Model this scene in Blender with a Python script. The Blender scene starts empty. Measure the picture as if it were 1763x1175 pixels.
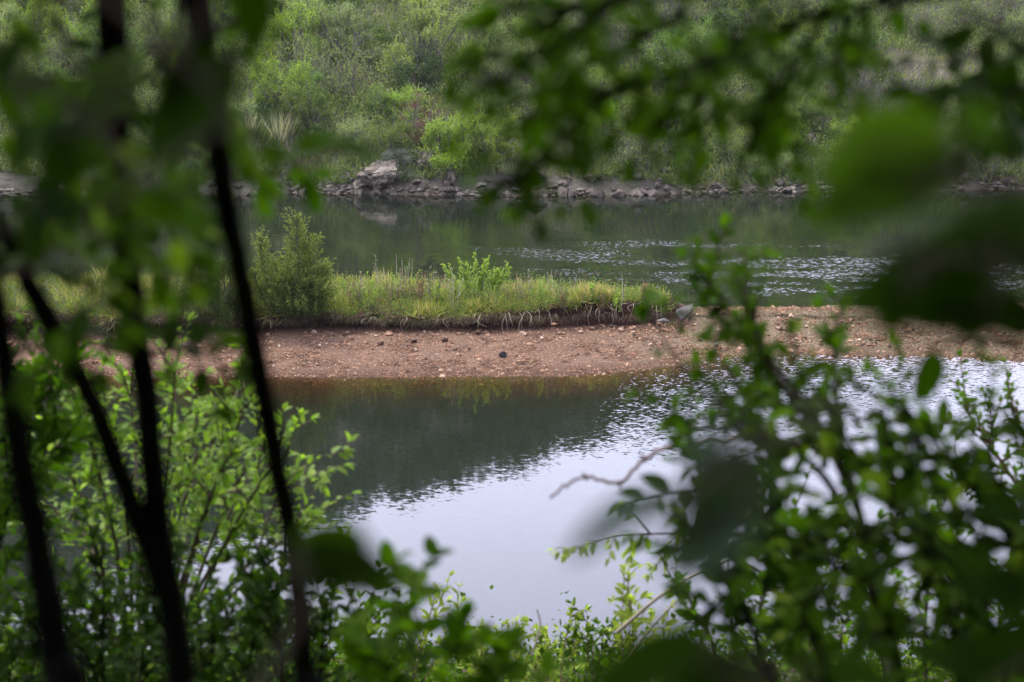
import bpy, bmesh, math, random
import numpy as np
from mathutils import Vector, noise as mn
random.seed(7); rng = np.random.default_rng(7)
S = bpy.context.scene; COL = S.collection
R = math.radians

# ------------------------------------------------------------------ camera, sky, sun, exposure
PITCH = R(11.0); CAM = np.array([0.0, 0.0, 8.1]); FPX = 1763*70/36
cd = bpy.data.cameras.new('camera'); cam = bpy.data.objects.new('camera', cd); COL.objects.link(cam)
cam.location = CAM; cam.rotation_euler = (R(90)-PITCH, 0, 0)
cd.lens = 70; cd.sensor_width = 36; cd.clip_end = 2000; cd.clip_start = 0.05
cd.dof.use_dof = True; cd.dof.focus_distance = 41.5; cd.dof.aperture_fstop = 3.9; cd.dof.aperture_blades = 8
S.camera = cam
SUN_EL, SUN_AZ = R(58), R(-22)          # azimuth from +Y, towards -X (left of the view, ahead)
w = bpy.data.worlds.new('World'); S.world = w; w.use_nodes = True
nt = w.node_tree; N = nt.nodes; L = nt.links; N.clear()
out = N.new('ShaderNodeOutputWorld'); bg = N.new('ShaderNodeBackground'); L.new(bg.outputs[0], out.inputs[0])
sky = N.new('ShaderNodeTexSky'); sky.sky_type = 'NISHITA'; sky.sun_disc = False
sky.sun_elevation = SUN_EL; sky.sun_rotation = SUN_AZ; sky.air_density = 1.0; sky.dust_density = 2.0
tc = N.new('ShaderNodeTexCoord'); mp = N.new('ShaderNodeMapping'); mp.inputs['Scale'].default_value = (1, 1, 2.5)
L.new(tc.outputs['Generated'], mp.inputs[0])
cn = N.new('ShaderNodeTexNoise'); cn.inputs['Scale'].default_value = 1.6; cn.inputs['Detail'].default_value = 5
L.new(mp.outputs[0], cn.inputs['Vector'])
cr = N.new('ShaderNodeValToRGB'); cr.color_ramp.elements[0].position = .25; cr.color_ramp.elements[1].position = .8
cr.color_ramp.elements[0].color = (9.4, 9.6, 13.0, 1); cr.color_ramp.elements[1].color = (13.4, 13.6, 17.4, 1)
L.new(cn.outputs[0], cr.inputs[0])
# the cloud sheet is brightest low in the sky on the sun's side
dp = N.new('ShaderNodeVectorMath'); dp.operation = 'DOT_PRODUCT'; dp.inputs[1].default_value = (math.sin(SUN_AZ)*.9, math.cos(SUN_AZ)*.9, .25)
L.new(tc.outputs['Generated'], dp.inputs[0])
mr = N.new('ShaderNodeMapRange'); mr.inputs['From Min'].default_value = -1; mr.inputs['From Max'].default_value = 1
mr.inputs['To Min'].default_value = .2; mr.inputs['To Max'].default_value = 1.42
L.new(dp.outputs['Value'], mr.inputs[0])
vm = N.new('ShaderNodeVectorMath'); vm.operation = 'SCALE'; L.new(cr.outputs[0], vm.inputs[0]); L.new(mr.outputs[0], vm.inputs['Scale'])
mx = N.new('ShaderNodeMix'); mx.data_type = 'RGBA'; mx.inputs[0].default_value = .88
L.new(sky.outputs[0], mx.inputs[6]); L.new(vm.outputs[0], mx.inputs[7])
L.new(mx.outputs[2], bg.inputs[0]); bg.inputs[1].default_value = .15
sl = bpy.data.lights.new('sun', 'SUN'); sl.energy = 2.7; sl.angle = R(12); sl.color = (1, .9, .72)
so = bpy.data.objects.new('sun', sl); COL.objects.link(so)
sd = Vector((math.sin(SUN_AZ)*math.cos(SUN_EL), math.cos(SUN_AZ)*math.cos(SUN_EL), math.sin(SUN_EL)))
so.rotation_euler = sd.to_track_quat('Z', 'Y').to_euler(); so.location = (0, 0, 60)
S.view_settings.view_transform = 'Standard'; S.view_settings.look = 'None'
S.view_settings.exposure = 0.95; S.view_settings.gamma = 1
S.render.engine = 'CYCLES'
cy = S.cycles; cy.use_denoising = True; cy.max_bounces = 5; cy.diffuse_bounces = 3; cy.glossy_bounces = 3
cy.transmission_bounces = 3; cy.transparent_max_bounces = 8; cy.caustics_reflective = False; cy.caustics_refractive = False
cy.sample_clamp_indirect = 8

# ------------------------------------------------------------------ pixel rays (a photo pixel and a real distance give a place)
FW = np.array([0, math.cos(PITCH), -math.sin(PITCH)]); UP = np.array([0, math.sin(PITCH), math.cos(PITCH)]); RT = np.array([1., 0, 0])
def ray(px, py): return FW + (px-881.5)/FPX*RT + (587.5-py)/FPX*UP
def at(px, py, d): return CAM + d*ray(px, py)
def at_y(px, py, y): r = ray(px, py); return CAM + r*(y/r[1])
def at_z(px, py, z): r = ray(px, py); return CAM + r*((z-CAM[2])/r[2])

# ------------------------------------------------------------------ mesh helpers
def tag(o, label=None, cat=None, group=None, kind=None):
    if label: o['label'] = label
    if cat: o['category'] = cat
    if group: o['group'] = group
    if kind: o['kind'] = kind
    return o
def link(o, parent=None):
    COL.objects.link(o)
    if parent: o.parent = parent
    return o
def empty(name, loc=(0, 0, 0)):
    o = bpy.data.objects.new(name, None); o.location = loc; o.empty_display_size = .1; return link(o)
class MB:
    """collects vertex / face arrays and makes one mesh"""
    def __init__(s): s.v = []; s.f = []; s.t = []; s.m = []; s.n = 0
    def add(s, v, f, tint=0.0, mat=0):
        v = np.asarray(v, float).reshape(-1, 3); f = np.asarray(f, int)
        s.v.append(v); s.f.append(f+s.n); s.n += len(v)
        s.t.append(np.broadcast_to(np.asarray(tint, float), (len(v),)).copy()); s.m.append(np.full(len(f), mat, int))
        return s
    def mesh(s, name, mats, smooth=True):
        me = bpy.data.meshes.new(name)
        v = np.concatenate(s.v); me.vertices.add(len(v)); me.vertices.foreach_set('co', v.ravel())
        loops = np.concatenate([f.ravel() for f in s.f]); tot = np.concatenate([np.full(len(f), f.shape[1], int) for f in s.f])
        me.loops.add(len(loops)); me.loops.foreach_set('vertex_index', loops)
        me.polygons.add(len(tot)); me.polygons.foreach_set('loop_start', np.concatenate([[0], np.cumsum(tot)[:-1]]))
        me.polygons.foreach_set('loop_total', tot)
        me.polygons.foreach_set('material_index', np.concatenate(s.m))
        me.polygons.foreach_set('use_smooth', np.full(len(tot), smooth))
        a = me.attributes.new('tint', 'FLOAT', 'POINT'); a.data.foreach_set('value', np.concatenate(s.t))
        for m in (mats if isinstance(mats, (list, tuple)) else [mats]): me.materials.append(m)
        me.update(calc_edges=True); return me
    def obj(s, name, mats, parent=None, origin=None, smooth=True):
        if origin is not None:
            for a in s.v: a -= np.asarray(origin)
        o = bpy.data.objects.new(name, s.mesh(name, mats, smooth))
        if origin is not None: o.location = origin
        link(o, parent); return o
def norm(a): return a/np.maximum(np.linalg.norm(a, axis=-1, keepdims=True), 1e-9)
def leaf_tpl(rows, cols, width=.5, fold=.25, droop=.25, point=1.0):
    t = np.linspace(0, 1, rows+1); s = np.linspace(-1, 1, cols+1); v = []
    for ti in t:
        wv = width*.5*(max(ti, 0)**.55)*(max(1-ti, 0)**(.75*point))*1.85
        for si in s: v.append((si*wv, ti, abs(si*wv)*fold-droop*ti*ti))
    f = [(r*(cols+1)+c, r*(cols+1)+c+1, (r+1)*(cols+1)+c+1, (r+1)*(cols+1)+c) for r in range(rows) for c in range(cols)]
    return np.array(v), np.array(f)
TPL_HI = leaf_tpl(10, 4, .62, .28, .22)
TPL_ROUND = leaf_tpl(10, 4, .78, .2, .18, .8)
TPL_MID = leaf_tpl(4, 2, .52, .3, .25)
TPL_LO = (np.array([(0, 0, 0), (.27, .5, .07), (0, 1, -.1), (-.27, .5, .07)]), np.array([(0, 1, 2, 3)]))
TPL_BLADE = (np.array([(-.5, 0, 0), (.5, 0, 0), (.3, .55, .05), (-.3, .55, .05), (.0, 1, .2), (-.05, 1, .2)]), np.array([(0, 1, 2, 3), (3, 2, 4, 5)]))
def scatter(mb, tpl, pos, dirs, nrm, scale, tint=0.0, wid=1.0, mat=0):
    pos = np.asarray(pos, float); n = len(pos)
    if n == 0: return
    d = norm(np.asarray(dirs, float)); s = norm(np.cross(d, np.asarray(nrm, float))); u = np.cross(s, d)
    tv, tf = tpl; k = len(tv); sc = np.broadcast_to(np.asarray(scale, float), (n,))[:, None, None]
    wd = np.broadcast_to(np.asarray(wid, float), (n,))[:, None, None]
    v = (tv[None, :, 0:1]*wd*s[:, None, :] + tv[None, :, 1:2]*d[:, None, :] + tv[None, :, 2:3]*u[:, None, :])*sc + pos[:, None, :]
    f = (tf[None] + (np.arange(n)*k)[:, None, None]).reshape(-1, tf.shape[1])
    mb.add(v.reshape(-1, 3), f, np.repeat(np.broadcast_to(np.asarray(tint, float), (n,)), k), mat)
def smooth_path(pts, n=6):
    p = np.asarray(pts, float)
    if len(p) < 3: return np.array([p[0]+(p[-1]-p[0])*t for t in np.linspace(0, 1, n+1)])
    q = np.vstack([2*p[0]-p[1], p, 2*p[-1]-p[-2]]); o = []
    for i in range(1, len(q)-2):
        for t in np.arange(n)/n:
            a, b, c, d = q[i-1], q[i], q[i+1], q[i+2]
            o.append(.5*((2*b)+(c-a)*t+(2*a-5*b+4*c-d)*t*t+(3*b-a-3*c+d)*t**3))
    o.append(p[-1]); return np.array(o)
def tube(mb, pts, r, k=6, tint=0.0, mat=0):
    p = np.asarray(pts, float); n = len(p)
    r = np.broadcast_to(np.asarray(r, float), (n,)) if np.ndim(r) == 0 else np.interp(np.linspace(0, 1, n), np.linspace(0, 1, len(r)), r)
    tg = norm(np.gradient(p, axis=0)); ref = np.array([.31, .17, .93]) if abs(tg[:, 2]).mean() < .8 else np.array([.9, .3, .1])
    a = norm(np.cross(tg, ref)); b = np.cross(tg, a); th = np.arange(k)*2*np.pi/k
    v = p[:, None, :] + r[:, None, None]*(np.cos(th)[None, :, None]*a[:, None, :]+np.sin(th)[None, :, None]*b[:, None, :])
    i = np.arange(n-1)[:, None]*k; j = np.arange(k)[None]; j2 = (j+1) % k
    f = np.stack([i+j, i+j2, i+k+j2, i+k+j], -1).reshape(-1, 4)
    mb.add(v.reshape(-1, 3), f, tint, mat)
def fb(x, y, z=0, o=4): return mn.fractal(Vector((x, y, z)), 1.0, 2.0, o)

# ------------------------------------------------------------------ materials
def mat(name):
    m = bpy.data.materials.new(name); m.use_nodes = True; t = m.node_tree; t.nodes.clear()
    return m, t.nodes, t.links, t.nodes.new('ShaderNodeOutputMaterial')
def noise_node(Nn, Ln, scale, detail=4, coord='Object', mapping=None, rough=.55):
    t = Nn.new('ShaderNodeTexCoord'); n = Nn.new('ShaderNodeTexNoise'); n.inputs['Scale'].default_value = scale
    n.inputs['Detail'].default_value = detail; n.inputs['Roughness'].default_value = rough
    if mapping:
        m = Nn.new('ShaderNodeMapping'); m.inputs['Scale'].default_value = mapping; Ln.new(t.outputs[coord], m.inputs[0]); Ln.new(m.outputs[0], n.inputs['Vector'])
    else: Ln.new(t.outputs[coord], n.inputs['Vector'])
    return n
def ramp(Nn, Ln, src, stops):
    r = Nn.new('ShaderNodeValToRGB'); e = r.color_ramp.elements
    while len(e) < len(stops): e.new(.5)
    for i, (p, c) in enumerate(stops): e[i].position = p; e[i].color = (*c, 1)
    Ln.new(src, r.inputs[0]); return r
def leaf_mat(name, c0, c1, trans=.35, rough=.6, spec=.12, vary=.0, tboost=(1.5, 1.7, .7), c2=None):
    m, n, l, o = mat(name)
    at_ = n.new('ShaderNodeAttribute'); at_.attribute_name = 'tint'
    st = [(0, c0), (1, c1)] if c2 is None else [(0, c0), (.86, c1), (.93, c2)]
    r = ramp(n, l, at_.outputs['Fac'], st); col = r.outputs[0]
    if vary:
        oi = n.new('ShaderNodeObjectInfo'); h = n.new('ShaderNodeHueSaturation')
        a = n.new('ShaderNodeMapRange'); a.inputs['To Min'].default_value = 1-vary; a.inputs['To Max'].default_value = 1+vary
        b = n.new('ShaderNodeMapRange'); b.inputs['To Min'].default_value = .5-vary*.06; b.inputs['To Max'].default_value = .5+vary*.06
        l.new(oi.outputs['Random'], a.inputs[0]); l.new(oi.outputs['Random'], b.inputs[0])
        l.new(a.outputs[0], h.inputs['Value']); l.new(b.outputs[0], h.inputs['Hue']); l.new(col, h.inputs['Color']); col = h.outputs[0]
    p = n.new('ShaderNodeBsdfPrincipled'); p.inputs['Roughness'].default_value = rough; p.inputs['Specular IOR Level'].default_value = spec
    l.new(col, p.inputs['Base Color'])
    tr = n.new('ShaderNodeBsdfTranslucent'); v = n.new('ShaderNodeVectorMath'); v.operation = 'MULTIPLY'; v.inputs[1].default_value = tboost
    l.new(col, v.inputs[0]); l.new(v.outputs[0], tr.inputs[0])
    mx_ = n.new('ShaderNodeMixShader'); mx_.inputs[0].default_value = trans
    l.new(p.outputs[0], mx_.inputs[1]); l.new(tr.outputs[0], mx_.inputs[2]); l.new(mx_.outputs[0], o.inputs[0]); return m
def solid_mat(name, stops, scale=8, detail=5, rough=.9, bump=.3, mapping=None, tint_amt=0, spec=.1, dist=.01, objrand=0):
    m, n, l, o = mat(name); nn = noise_node(n, l, scale, detail, mapping=mapping); src = nn.outputs[0]
    if tint_amt:
        a = n.new('ShaderNodeAttribute'); a.attribute_name = 'tint'; oi = n.new('ShaderNodeObjectInfo')
        q = n.new('ShaderNodeMath'); q.operation = 'MULTIPLY_ADD'; l.new(a.outputs['Fac'], q.inputs[0]); q.inputs[1].default_value = tint_amt; l.new(src, q.inputs[2])
        q2 = n.new('ShaderNodeMath'); q2.operation = 'MULTIPLY_ADD'; l.new(oi.outputs['Random'], q2.inputs[0]); q2.inputs[1].default_value = tint_amt*.6; l.new(q.outputs[0], q2.inputs[2])
        q3 = n.new('ShaderNodeMath'); q3.operation = 'SUBTRACT'; l.new(q2.outputs[0], q3.inputs[0]); q3.inputs[1].default_value = tint_amt*.5; src = q3.outputs[0]
    if objrand:
        oi = n.new('ShaderNodeObjectInfo'); q = n.new('ShaderNodeMath'); q.operation = 'MULTIPLY_ADD'; l.new(src, q.inputs[0]); q.inputs[1].default_value = .5; q.inputs[2].default_value = -.2
        q2 = n.new('ShaderNodeMath'); q2.operation = 'MULTIPLY_ADD'; l.new(oi.outputs['Random'], q2.inputs[0]); q2.inputs[1].default_value = objrand; l.new(q.outputs[0], q2.inputs[2]); src = q2.outputs[0]
    r = ramp(n, l, src, stops)
    p = n.new('ShaderNodeBsdfPrincipled'); p.inputs['Roughness'].default_value = rough; p.inputs['Specular IOR Level'].default_value = spec
    l.new(r.outputs[0], p.inputs['Base Color'])
    if bump:
        b = n.new('ShaderNodeBump'); b.inputs['Strength'].default_value = bump; b.inputs['Distance'].default_value = dist
        n2 = noise_node(n, l, scale*3, 6, mapping=mapping); l.new(n2.outputs[0], b.inputs['Height']); l.new(b.outputs[0], p.inputs['Normal'])
    l.new(p.outputs[0], o.inputs[0]); return m
M = {}
M['bark_backlit'] = solid_mat('backlit_bark', [(.3, (.0015, .0015, .001)), (.7, (.005, .005, .003))], 20, bump=.6, mapping=(1, 1, .25), spec=.02)  # near black: the backlit look of the stems is put into the colour
M['bark'] = solid_mat('brown_bark', [(.3, (.05, .035, .025)), (.7, (.11, .085, .065))], 20, bump=.4)
M['twig_grey'] = solid_mat('grey_twig', [(.3, (.10, .085, .08)), (.7, (.2, .175, .16))], 12, bump=0)
M['twig_pale'] = solid_mat('pale_dry_stem', [(.3, (.26, .22, .15)), (.7, (.42, .37, .28))], 12, bump=0)
M['twig_red'] = solid_mat('reddish_twig', [(.3, (.10, .05, .035)), (.7, (.18, .10, .07))], 12, bump=0)
M['rock_far'] = solid_mat('grey_shore_rock', [(.25, (.045, .036, .028)), (.5, (.12, .10, .08)), (.75, (.27, .235, .19))], 2.2, 8, bump=.8, tint_amt=.3, dist=.05)
M['boulder'] = solid_mat('pale_boulder_stone', [(.3, (.04, .034, .024)), (.45, (.14, .12, .09)), (.7, (.28, .245, .19))], 2.8, 10, bump=1, dist=.08)
M['stone'] = solid_mat('ochre_beach_stone', [(.12, (.03, .026, .024)), (.32, (.10, .055, .035)), (.55, (.24, .13, .075)), (.8, (.44, .31, .20))], 5, 5, bump=.4, tint_amt=.5, dist=.01)
M['stone_dark'] = solid_mat('dark_wet_stone', [(.3, (.02, .019, .018)), (.7, (.055, .05, .048))], 9, 5, bump=.6)
M['slab'] = solid_mat('grey_slab_stone', [(.3, (.15, .135, .12)), (.7, (.33, .30, .26))], 5, 6, bump=.7, dist=.03)

# ================================================================== the setting
# ---- far hillside
AZ = lambda x, y: math.degrees(math.atan2(x, max(y-30, 5)))
def shore_far(x): return 68.0 + .035*max(x, 0) + .08*(x if x > 8 else 0)*.8 + 1.1*fb(x*.12, 3.3) - (.6 if x < -8 else 0)
def hill_z(x, y):
    s = shore_far(x); d = y-s
    if d < -.2: return max(-3, (d+.2)*.6-.15)
    H = 170*math.tan(R(max(6, 15.3-.28*max(-30, min(24, AZ(x, 200))))))-3.0
    t = d/132
    if t < 1: base = H*(t*.98+.02*math.sin(t*math.pi))
    else: base = H-min(H*.75, (d-132)*.22)
    low = .40*min(1, max(0, (d+.2)/1.1)) - .15
    z = low + base + .9*fb(x*.06, y*.06, 1.7)*min(1, d/8+.0) + .22*fb(x*.4, y*.4, 5)*min(1, max(0, d+.2))
    # grassy terrace high on the right
    
    return z
def grid_mesh(name, xs, ys, zf, material, **kw):
    X, Y = np.meshgrid(xs, ys); Z = np.array([[zf(x, y) for x in xs] for y in ys])
    v = np.stack([X, Y, Z], -1).reshape(-1, 3); nx = len(xs)
    i = (np.arange(len(ys)-1)[:, None]*nx+np.arange(nx-1)[None]).ravel()
    mb = MB().add(v, np.stack([i, i+1, i+nx+1, i+nx], -1)); return mb.obj(name, material, **kw)
m, n, l, o = mat('hill_soil')
nn = noise_node(n, l, .8, 8); r = ramp(n, l, nn.outputs[0], [(.3, (.022, .018, .013)), (.5, (.05, .045, .03)), (.7, (.10, .085, .06))])
p = n.new('ShaderNodeBsdfPrincipled'); p.inputs['Roughness'].default_value = .95; l.new(r.outputs[0], p.inputs['Base Color'])
b = n.new('ShaderNodeBump'); b.inputs['Strength'].default_value = .8; b.inputs['Distance'].default_value = .15; n2 = noise_node(n, l, 5, 6); l.new(n2.outputs[0], b.inputs['Height']); l.new(b.outputs[0], p.inputs['Normal']); l.new(p.outputs[0], o.inputs[0])
M['hill'] = m
xs = np.concatenate([np.linspace(-260, -32, 28), np.linspace(-30, 32, 140), np.linspace(34, 260, 28)])
ys = np.concatenate([np.linspace(64, 72, 28), np.linspace(72.5, 100, 50), np.linspace(102, 320, 60)])
tag(grid_mesh('hill', xs, ys, hill_z, M['hill']), 'scrub covered hillside rising from the far shore', 'hillside', kind='structure')

# ---- near bank under the camera
def bank_z(x, y):
    z = 6.4 if y < 1 else 6.4-(y-1)*.305
    if y < -2.5: z = 6.4+(-2.5-y)*.8  # rising slope behind the camera, added to block back light
    if y > 21: z = -.0-(y-22)*.4+.0
    return z + .18*fb(x*.5, y*.5, 9)*min(1, max(0, (24-y)/6))
M['soil'] = solid_mat('bank_soil', [(.3, (.025, .02, .014)), (.6, (.05, .042, .028)), (.8, (.04, .05, .02))], 3, 8, bump=.8, dist=.05)
tag(grid_mesh('near_bank', np.linspace(-40, 40, 120), np.linspace(-45, 30, 130), bank_z, M['soil']), 'steep earthy river bank under the bushes', 'river bank', kind='structure')
tag(grid_mesh('riverbed', np.linspace(-295, 295, 3), np.linspace(-50, 335, 3), lambda x, y: -3.2, M['soil']), 'dark river bed under the water', 'river bed', kind='structure')

mb = MB(); g = np.random.default_rng(99)
for _ in range(420):
    x = g.uniform(-32, 32); y = g.uniform(-40, -4.5); rr = g.uniform(1.4, 2.8); k = 60; q = norm(g.normal(size=(k, 3)))*(g.random((k, 1))**.4)
    scatter(mb, TPL_LO, q*rr+(x, y, bank_z(x, y)+g.uniform(.5, 5)), g.normal(size=(k, 3)), g.normal(size=(k, 3))*.6+(0, 0, 1), g.uniform(.4, .8, k), g.random(k), 1.3)
SHADEWOOD = mb  # unseen trees behind the camera, added to shade the near leaves
# ---- the spit : lofted cross sections.  Control values over x (metres)
def px2x(px, y=41.0): return at_y(px, 580, y)[0]
KX = [px2x(v) for v in (-500, 0, 300, 560, 800, 1000, 1100, 1165, 1210, 1300, 1500, 1763, 2300)]
def key(vals): return lambda x: float(np.interp(x, KX, vals))
k_wf = key([38.2, 38.3, 38.1, 37.95, 38.0, 38.2, 38.7, 39.2, 39.75, 40.3, 40.2, 39.4, 38.6])      # front waterline y
k_toe = key([41.0, 41.0, 41.2, 41.5, 41.5, 41.7, 41.95, 42.2, 42.3, 42.4, 42.3, 42.2, 42.2])   # bank toe y
k_tz = key([.22, .22, .22, .23, .24, .27, .30, .34, .36, .36, .38, .40, .40])                   # toe z
k_bh = key([.42, .42, .40, .34, .33, .42, .46, .36, .02, .01, .01, .01, .01])                   # bank height
k_back = key([47.5, 47.5, 47.2, 47.0, 46.8, 46.2, 45.6, 45.0, 44.8, 44.7, 44.8, 45.2, 45.5])    # back waterline y
k_top = key([.12, .12, .12, .10, .06, -.04, -.10, -.10, .0, .0, .0, .0, .0])                        # extra rise of the plateau
k_uc = key([1, 1, 1, 1, .8, .25, .05, .05, 0, 0, 0, 0, 0])
def spit_prof(x):
    wf = k_wf(x)+.22*fb(x*.5, 1, 2); tb = k_toe(x)+.28*fb(x*.45, 7, 3)+.10*fb(x*2.2, 4, 8); tz = k_tz(x); bh = k_bh(x)*(1+.25*fb(x*.9, 5, 1)); bk = k_back(x)+.3*fb(x*.4, 11, 5)
    rise = k_top(x)
    uc = k_uc(x)*min(1, bh/.25)*(.75+.5*fb(x*1.3, 8, 8)); e = 1-uc
    P = [(30.5, -3.0), (33.0, -1.5), (35.0, -.62), (wf-1.6, -.26), (wf-.7, -.10), (wf, 0.0), (wf+.5, .035), (wf*.6+tb*.4, tz*.34), (wf*.3+tb*.7, tz*.66), (tb-.25, tz*.95),
         (tb, tz), (tb+.14*uc+.07*e, tz+.06+.18*bh*e), (tb+.18*uc+.16*e, tz+bh*.45), (tb+.10*uc+.22*e, tz+bh*.72), (tb-.02*uc+.27*e, tz+bh*.92), (tb+.06*uc+.32*e, tz+bh), (tb+.5, tz+bh+.04),
         (tb*.6+bk*.4, tz+bh+rise), (tb*.35+bk*.65, (tz+bh+rise)*.92), (bk-.6, .22), (bk, 0.0), (bk+1.5, -.5), (bk+4.5, -2.0), (bk+6, -3.1)]
    return P
def spit_line(x, sub=5):
    P = np.array(spit_prof(x)); o = []
    for i in range(len(P)-1):
        k = sub if 3 <= i <= 18 else 3
        for t in np.arange(k)/k: o.append(P[i]+(P[i+1]-P[i])*t)
    o.append(P[-1]); return np.array(o)
sx = np.arange(-22, 23, .07); vv = []
for x in sx:
    ln = spit_line(x)
    for (y, z) in ln:
        amp = .035 if z > .03 else .02; amp += (.09*abs(fb(x*5, y*5, 3)) if .34 < z < .75 and y < 42.6 else 0)
        vv.append((x, y+.05*fb(x*3, z*6, y)*(1 if z > .2 else .2), z+amp*fb(x*1.6, y*1.6, 4)*(1 if abs(z) > .03 else .5)))
nl = len(ln); i = (np.arange(len(sx)-1)[:, None]*nl+np.arange(nl-1)[None]).ravel()
m, n, l, o = mat('spit_ground')
geo = n.new('ShaderNodeNewGeometry'); sp = n.new('ShaderNodeSeparateXYZ'); l.new(geo.outputs['Position'], sp.inputs[0])
nb = noise_node(n, l, 1.3, 6); nf = noise_node(n, l, 22, 6, rough=.7); nv = n.new('ShaderNodeTexVoronoi'); nv.inputs['Scale'].default_value = 24
t_ = n.new('ShaderNodeTexCoord'); l.new(t_.outputs['Object'], nv.inputs['Vector'])
red = ramp(n, l, nf.outputs[0], [(.3, (.045, .025, .016)), (.5, (.105, .063, .041)), (.70, (.24, .165, .11))])
tan = ramp(n, l, nf.outputs[0], [(.3, (.035, .026, .015)), (.5, (.10, .075, .044)), (.70, (.26, .205, .13))])
ax = n.new('ShaderNodeMapRange'); ax.inputs['From Min'].default_value = 2.6; ax.inputs['From Max'].default_value = 5.2; 
addx = n.new('ShaderNodeMath'); addx.operation = 'MULTIPLY_ADD'; l.new(nb.outputs[0], addx.inputs[0]); addx.inputs[1].default_value = 2.0; l.new(sp.outputs[0], addx.inputs[2]); l.new(addx.outputs[0], ax.inputs[0])
mxa = n.new('ShaderNodeMix'); mxa.data_type = 'RGBA'; l.new(ax.outputs[0], mxa.inputs[0]); l.new(red.outputs[0], mxa.inputs[6]); l.new(tan.outputs[0], mxa.inputs[7])
# pebble to pebble colour
hv = n.new('ShaderNodeMix'); hv.data_type = 'RGBA'; hv.blend_type = 'MULTIPLY'; hv.inputs[0].default_value = .35
vr = ramp(n, l, nv.outputs['Color'], [(0, (.5, .5, .5)), (1, (1.4, 1.4, 1.4))]); l.new(mxa.outputs[2], hv.inputs[6]); l.new(vr.outputs[0], hv.inputs[7])
# dark peaty soil of the bank itself (by height above the beach)
az_ = n.new('ShaderNodeMath'); az_.operation = 'MULTIPLY_ADD'; l.new(nb.outputs[0], az_.inputs[0]); az_.inputs[1].default_value = .10; l.new(sp.outputs[2], az_.inputs[2])
sm = n.new('ShaderNodeMapRange'); sm.inputs['From Min'].default_value = .28; sm.inputs['From Max'].default_value = .36
yb = n.new('ShaderNodeMath'); yb.operation = 'GREATER_THAN'; yb.inputs[1].default_value = 99  # not used
l.new(az_.outputs[0], sm.inputs[0])
peat = ramp(n, l, nf.outputs[0], [(.3, (.014, .008, .006)), (.6, (.045, .022, .016)), (.8, (.09, .048, .034))])
xlim = n.new('ShaderNodeMapRange'); xlim.inputs['From Min'].default_value = 4.2; xlim.inputs['From Max'].default_value = 3.6; l.new(sp.outputs[0], xlim.inputs[0])
pm = n.new('ShaderNodeMath'); pm.operation = 'MULTIPLY'; l.new(sm.outputs[0], pm.inputs[0]); l.new(xlim.outputs[0], pm.inputs[1])
mxb = n.new('ShaderNodeMix'); mxb.data_type = 'RGBA'; l.new(pm.outputs[0], mxb.inputs[0]); l.new(hv.outputs[2], mxb.inputs[6]); l.new(peat.outputs[0], mxb.inputs[7])
# wet margin at the waterline
wm = n.new('ShaderNodeMapRange'); wm.inputs['From Min'].default_value = .015; wm.inputs['From Max'].default_value = .07; l.new(sp.outputs[2], wm.inputs[0])
wc = n.new('ShaderNodeMix'); wc.data_type = 'RGBA'; l.new(wm.outputs[0], wc.inputs[0]); wc.inputs[7].default_value = (1, 1, 1, 1); wc.inputs[6].default_value = (.55, .5, .45, 1)
mxc = n.new('ShaderNodeMix'); mxc.data_type = 'RGBA'; mxc.blend_type = 'MULTIPLY'; mxc.inputs[0].default_value = 1; l.new(mxb.outputs[2], mxc.inputs[6]); l.new(wc.outputs[2], mxc.inputs[7])
p = n.new('ShaderNodeBsdfPrincipled'); p.inputs['Roughness'].default_value = .95; p.inputs['Specular IOR Level'].default_value = .08; l.new(mxc.outputs[2], p.inputs['Base Color'])
b = n.new('ShaderNodeBump'); b.inputs['Strength'].default_value = .9; b.inputs['Distance'].default_value = .03; n2 = noise_node(n, l, 14, 8, rough=.7); l.new(n2.outputs[0], b.inputs['Height']); l.new(b.outputs[0], p.inputs['Normal']); l.new(p.outputs[0], o.inputs[0])
M['spit'] = m
tag(MB().add(vv, np.stack([i, i+nl, i+nl+1, i+1], -1)).obj('spit_ground', m), 'reddish gravel spit with an eroded earth bank', 'gravel spit', kind='structure')
_cache = {}
def spit_z(x, y):
    k = round(x, 1)
    if k not in _cache:
        P = np.array(spit_prof(k)); _cache[k] = P[list(range(11))+list(range(14, len(P)))]; _cache[k][:, 0] = np.maximum.accumulate(_cache[k][:, 0]+np.arange(len(_cache[k]))*1e-4)
    P = _cache[k]; return float(np.interp(y, P[:, 0], P[:, 1]))
def toe_y(x): return k_toe(x)+.28*fb(x*.45, 7, 3)+.10*fb(x*2.2, 4, 8)
def front_y(x): return k_wf(x)+.22*fb(x*.5, 1, 2)
def back_y(x): return k_back(x)+.3*fb(x*.4, 11, 5)

# ---- river water: flat sheet, depth stored per point so the shallows are clear
wx = np.concatenate([[-290, -120, -60], np.arange(-30, 30.1, .3), [60, 120, 290]])
wy = np.concatenate([[16, 20, 24, 28, 32], np.arange(33, 39, .2), np.arange(39, 48, .3), [49, 52, 56, 60, 64, 66, 68, 70, 72, 76, 80]])
X, Y = np.meshgrid(wx, wy); D = np.zeros_like(X)
for a in range(X.shape[0]):
    for c in range(X.shape[1]):
        x, y = X[a, c], Y[a, c]; f, bk = front_y(x), back_y(x)
        d1 = ((f-y)*.15+max(0, f-y-1.6)*.2) if y < f else (0 if y < bk else (y-bk)*.33); d2 = (shore_far(x)-y)*.6; d3 = (y-22)*.4
        D[a, c] = max(0, min(d1, d2, d3, 3))
nx = len(wx); i = (np.arange(len(wy)-1)[:, None]*nx+np.arange(nx-1)[None]).ravel()
m, n, l, o = mat('river_water')
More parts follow.
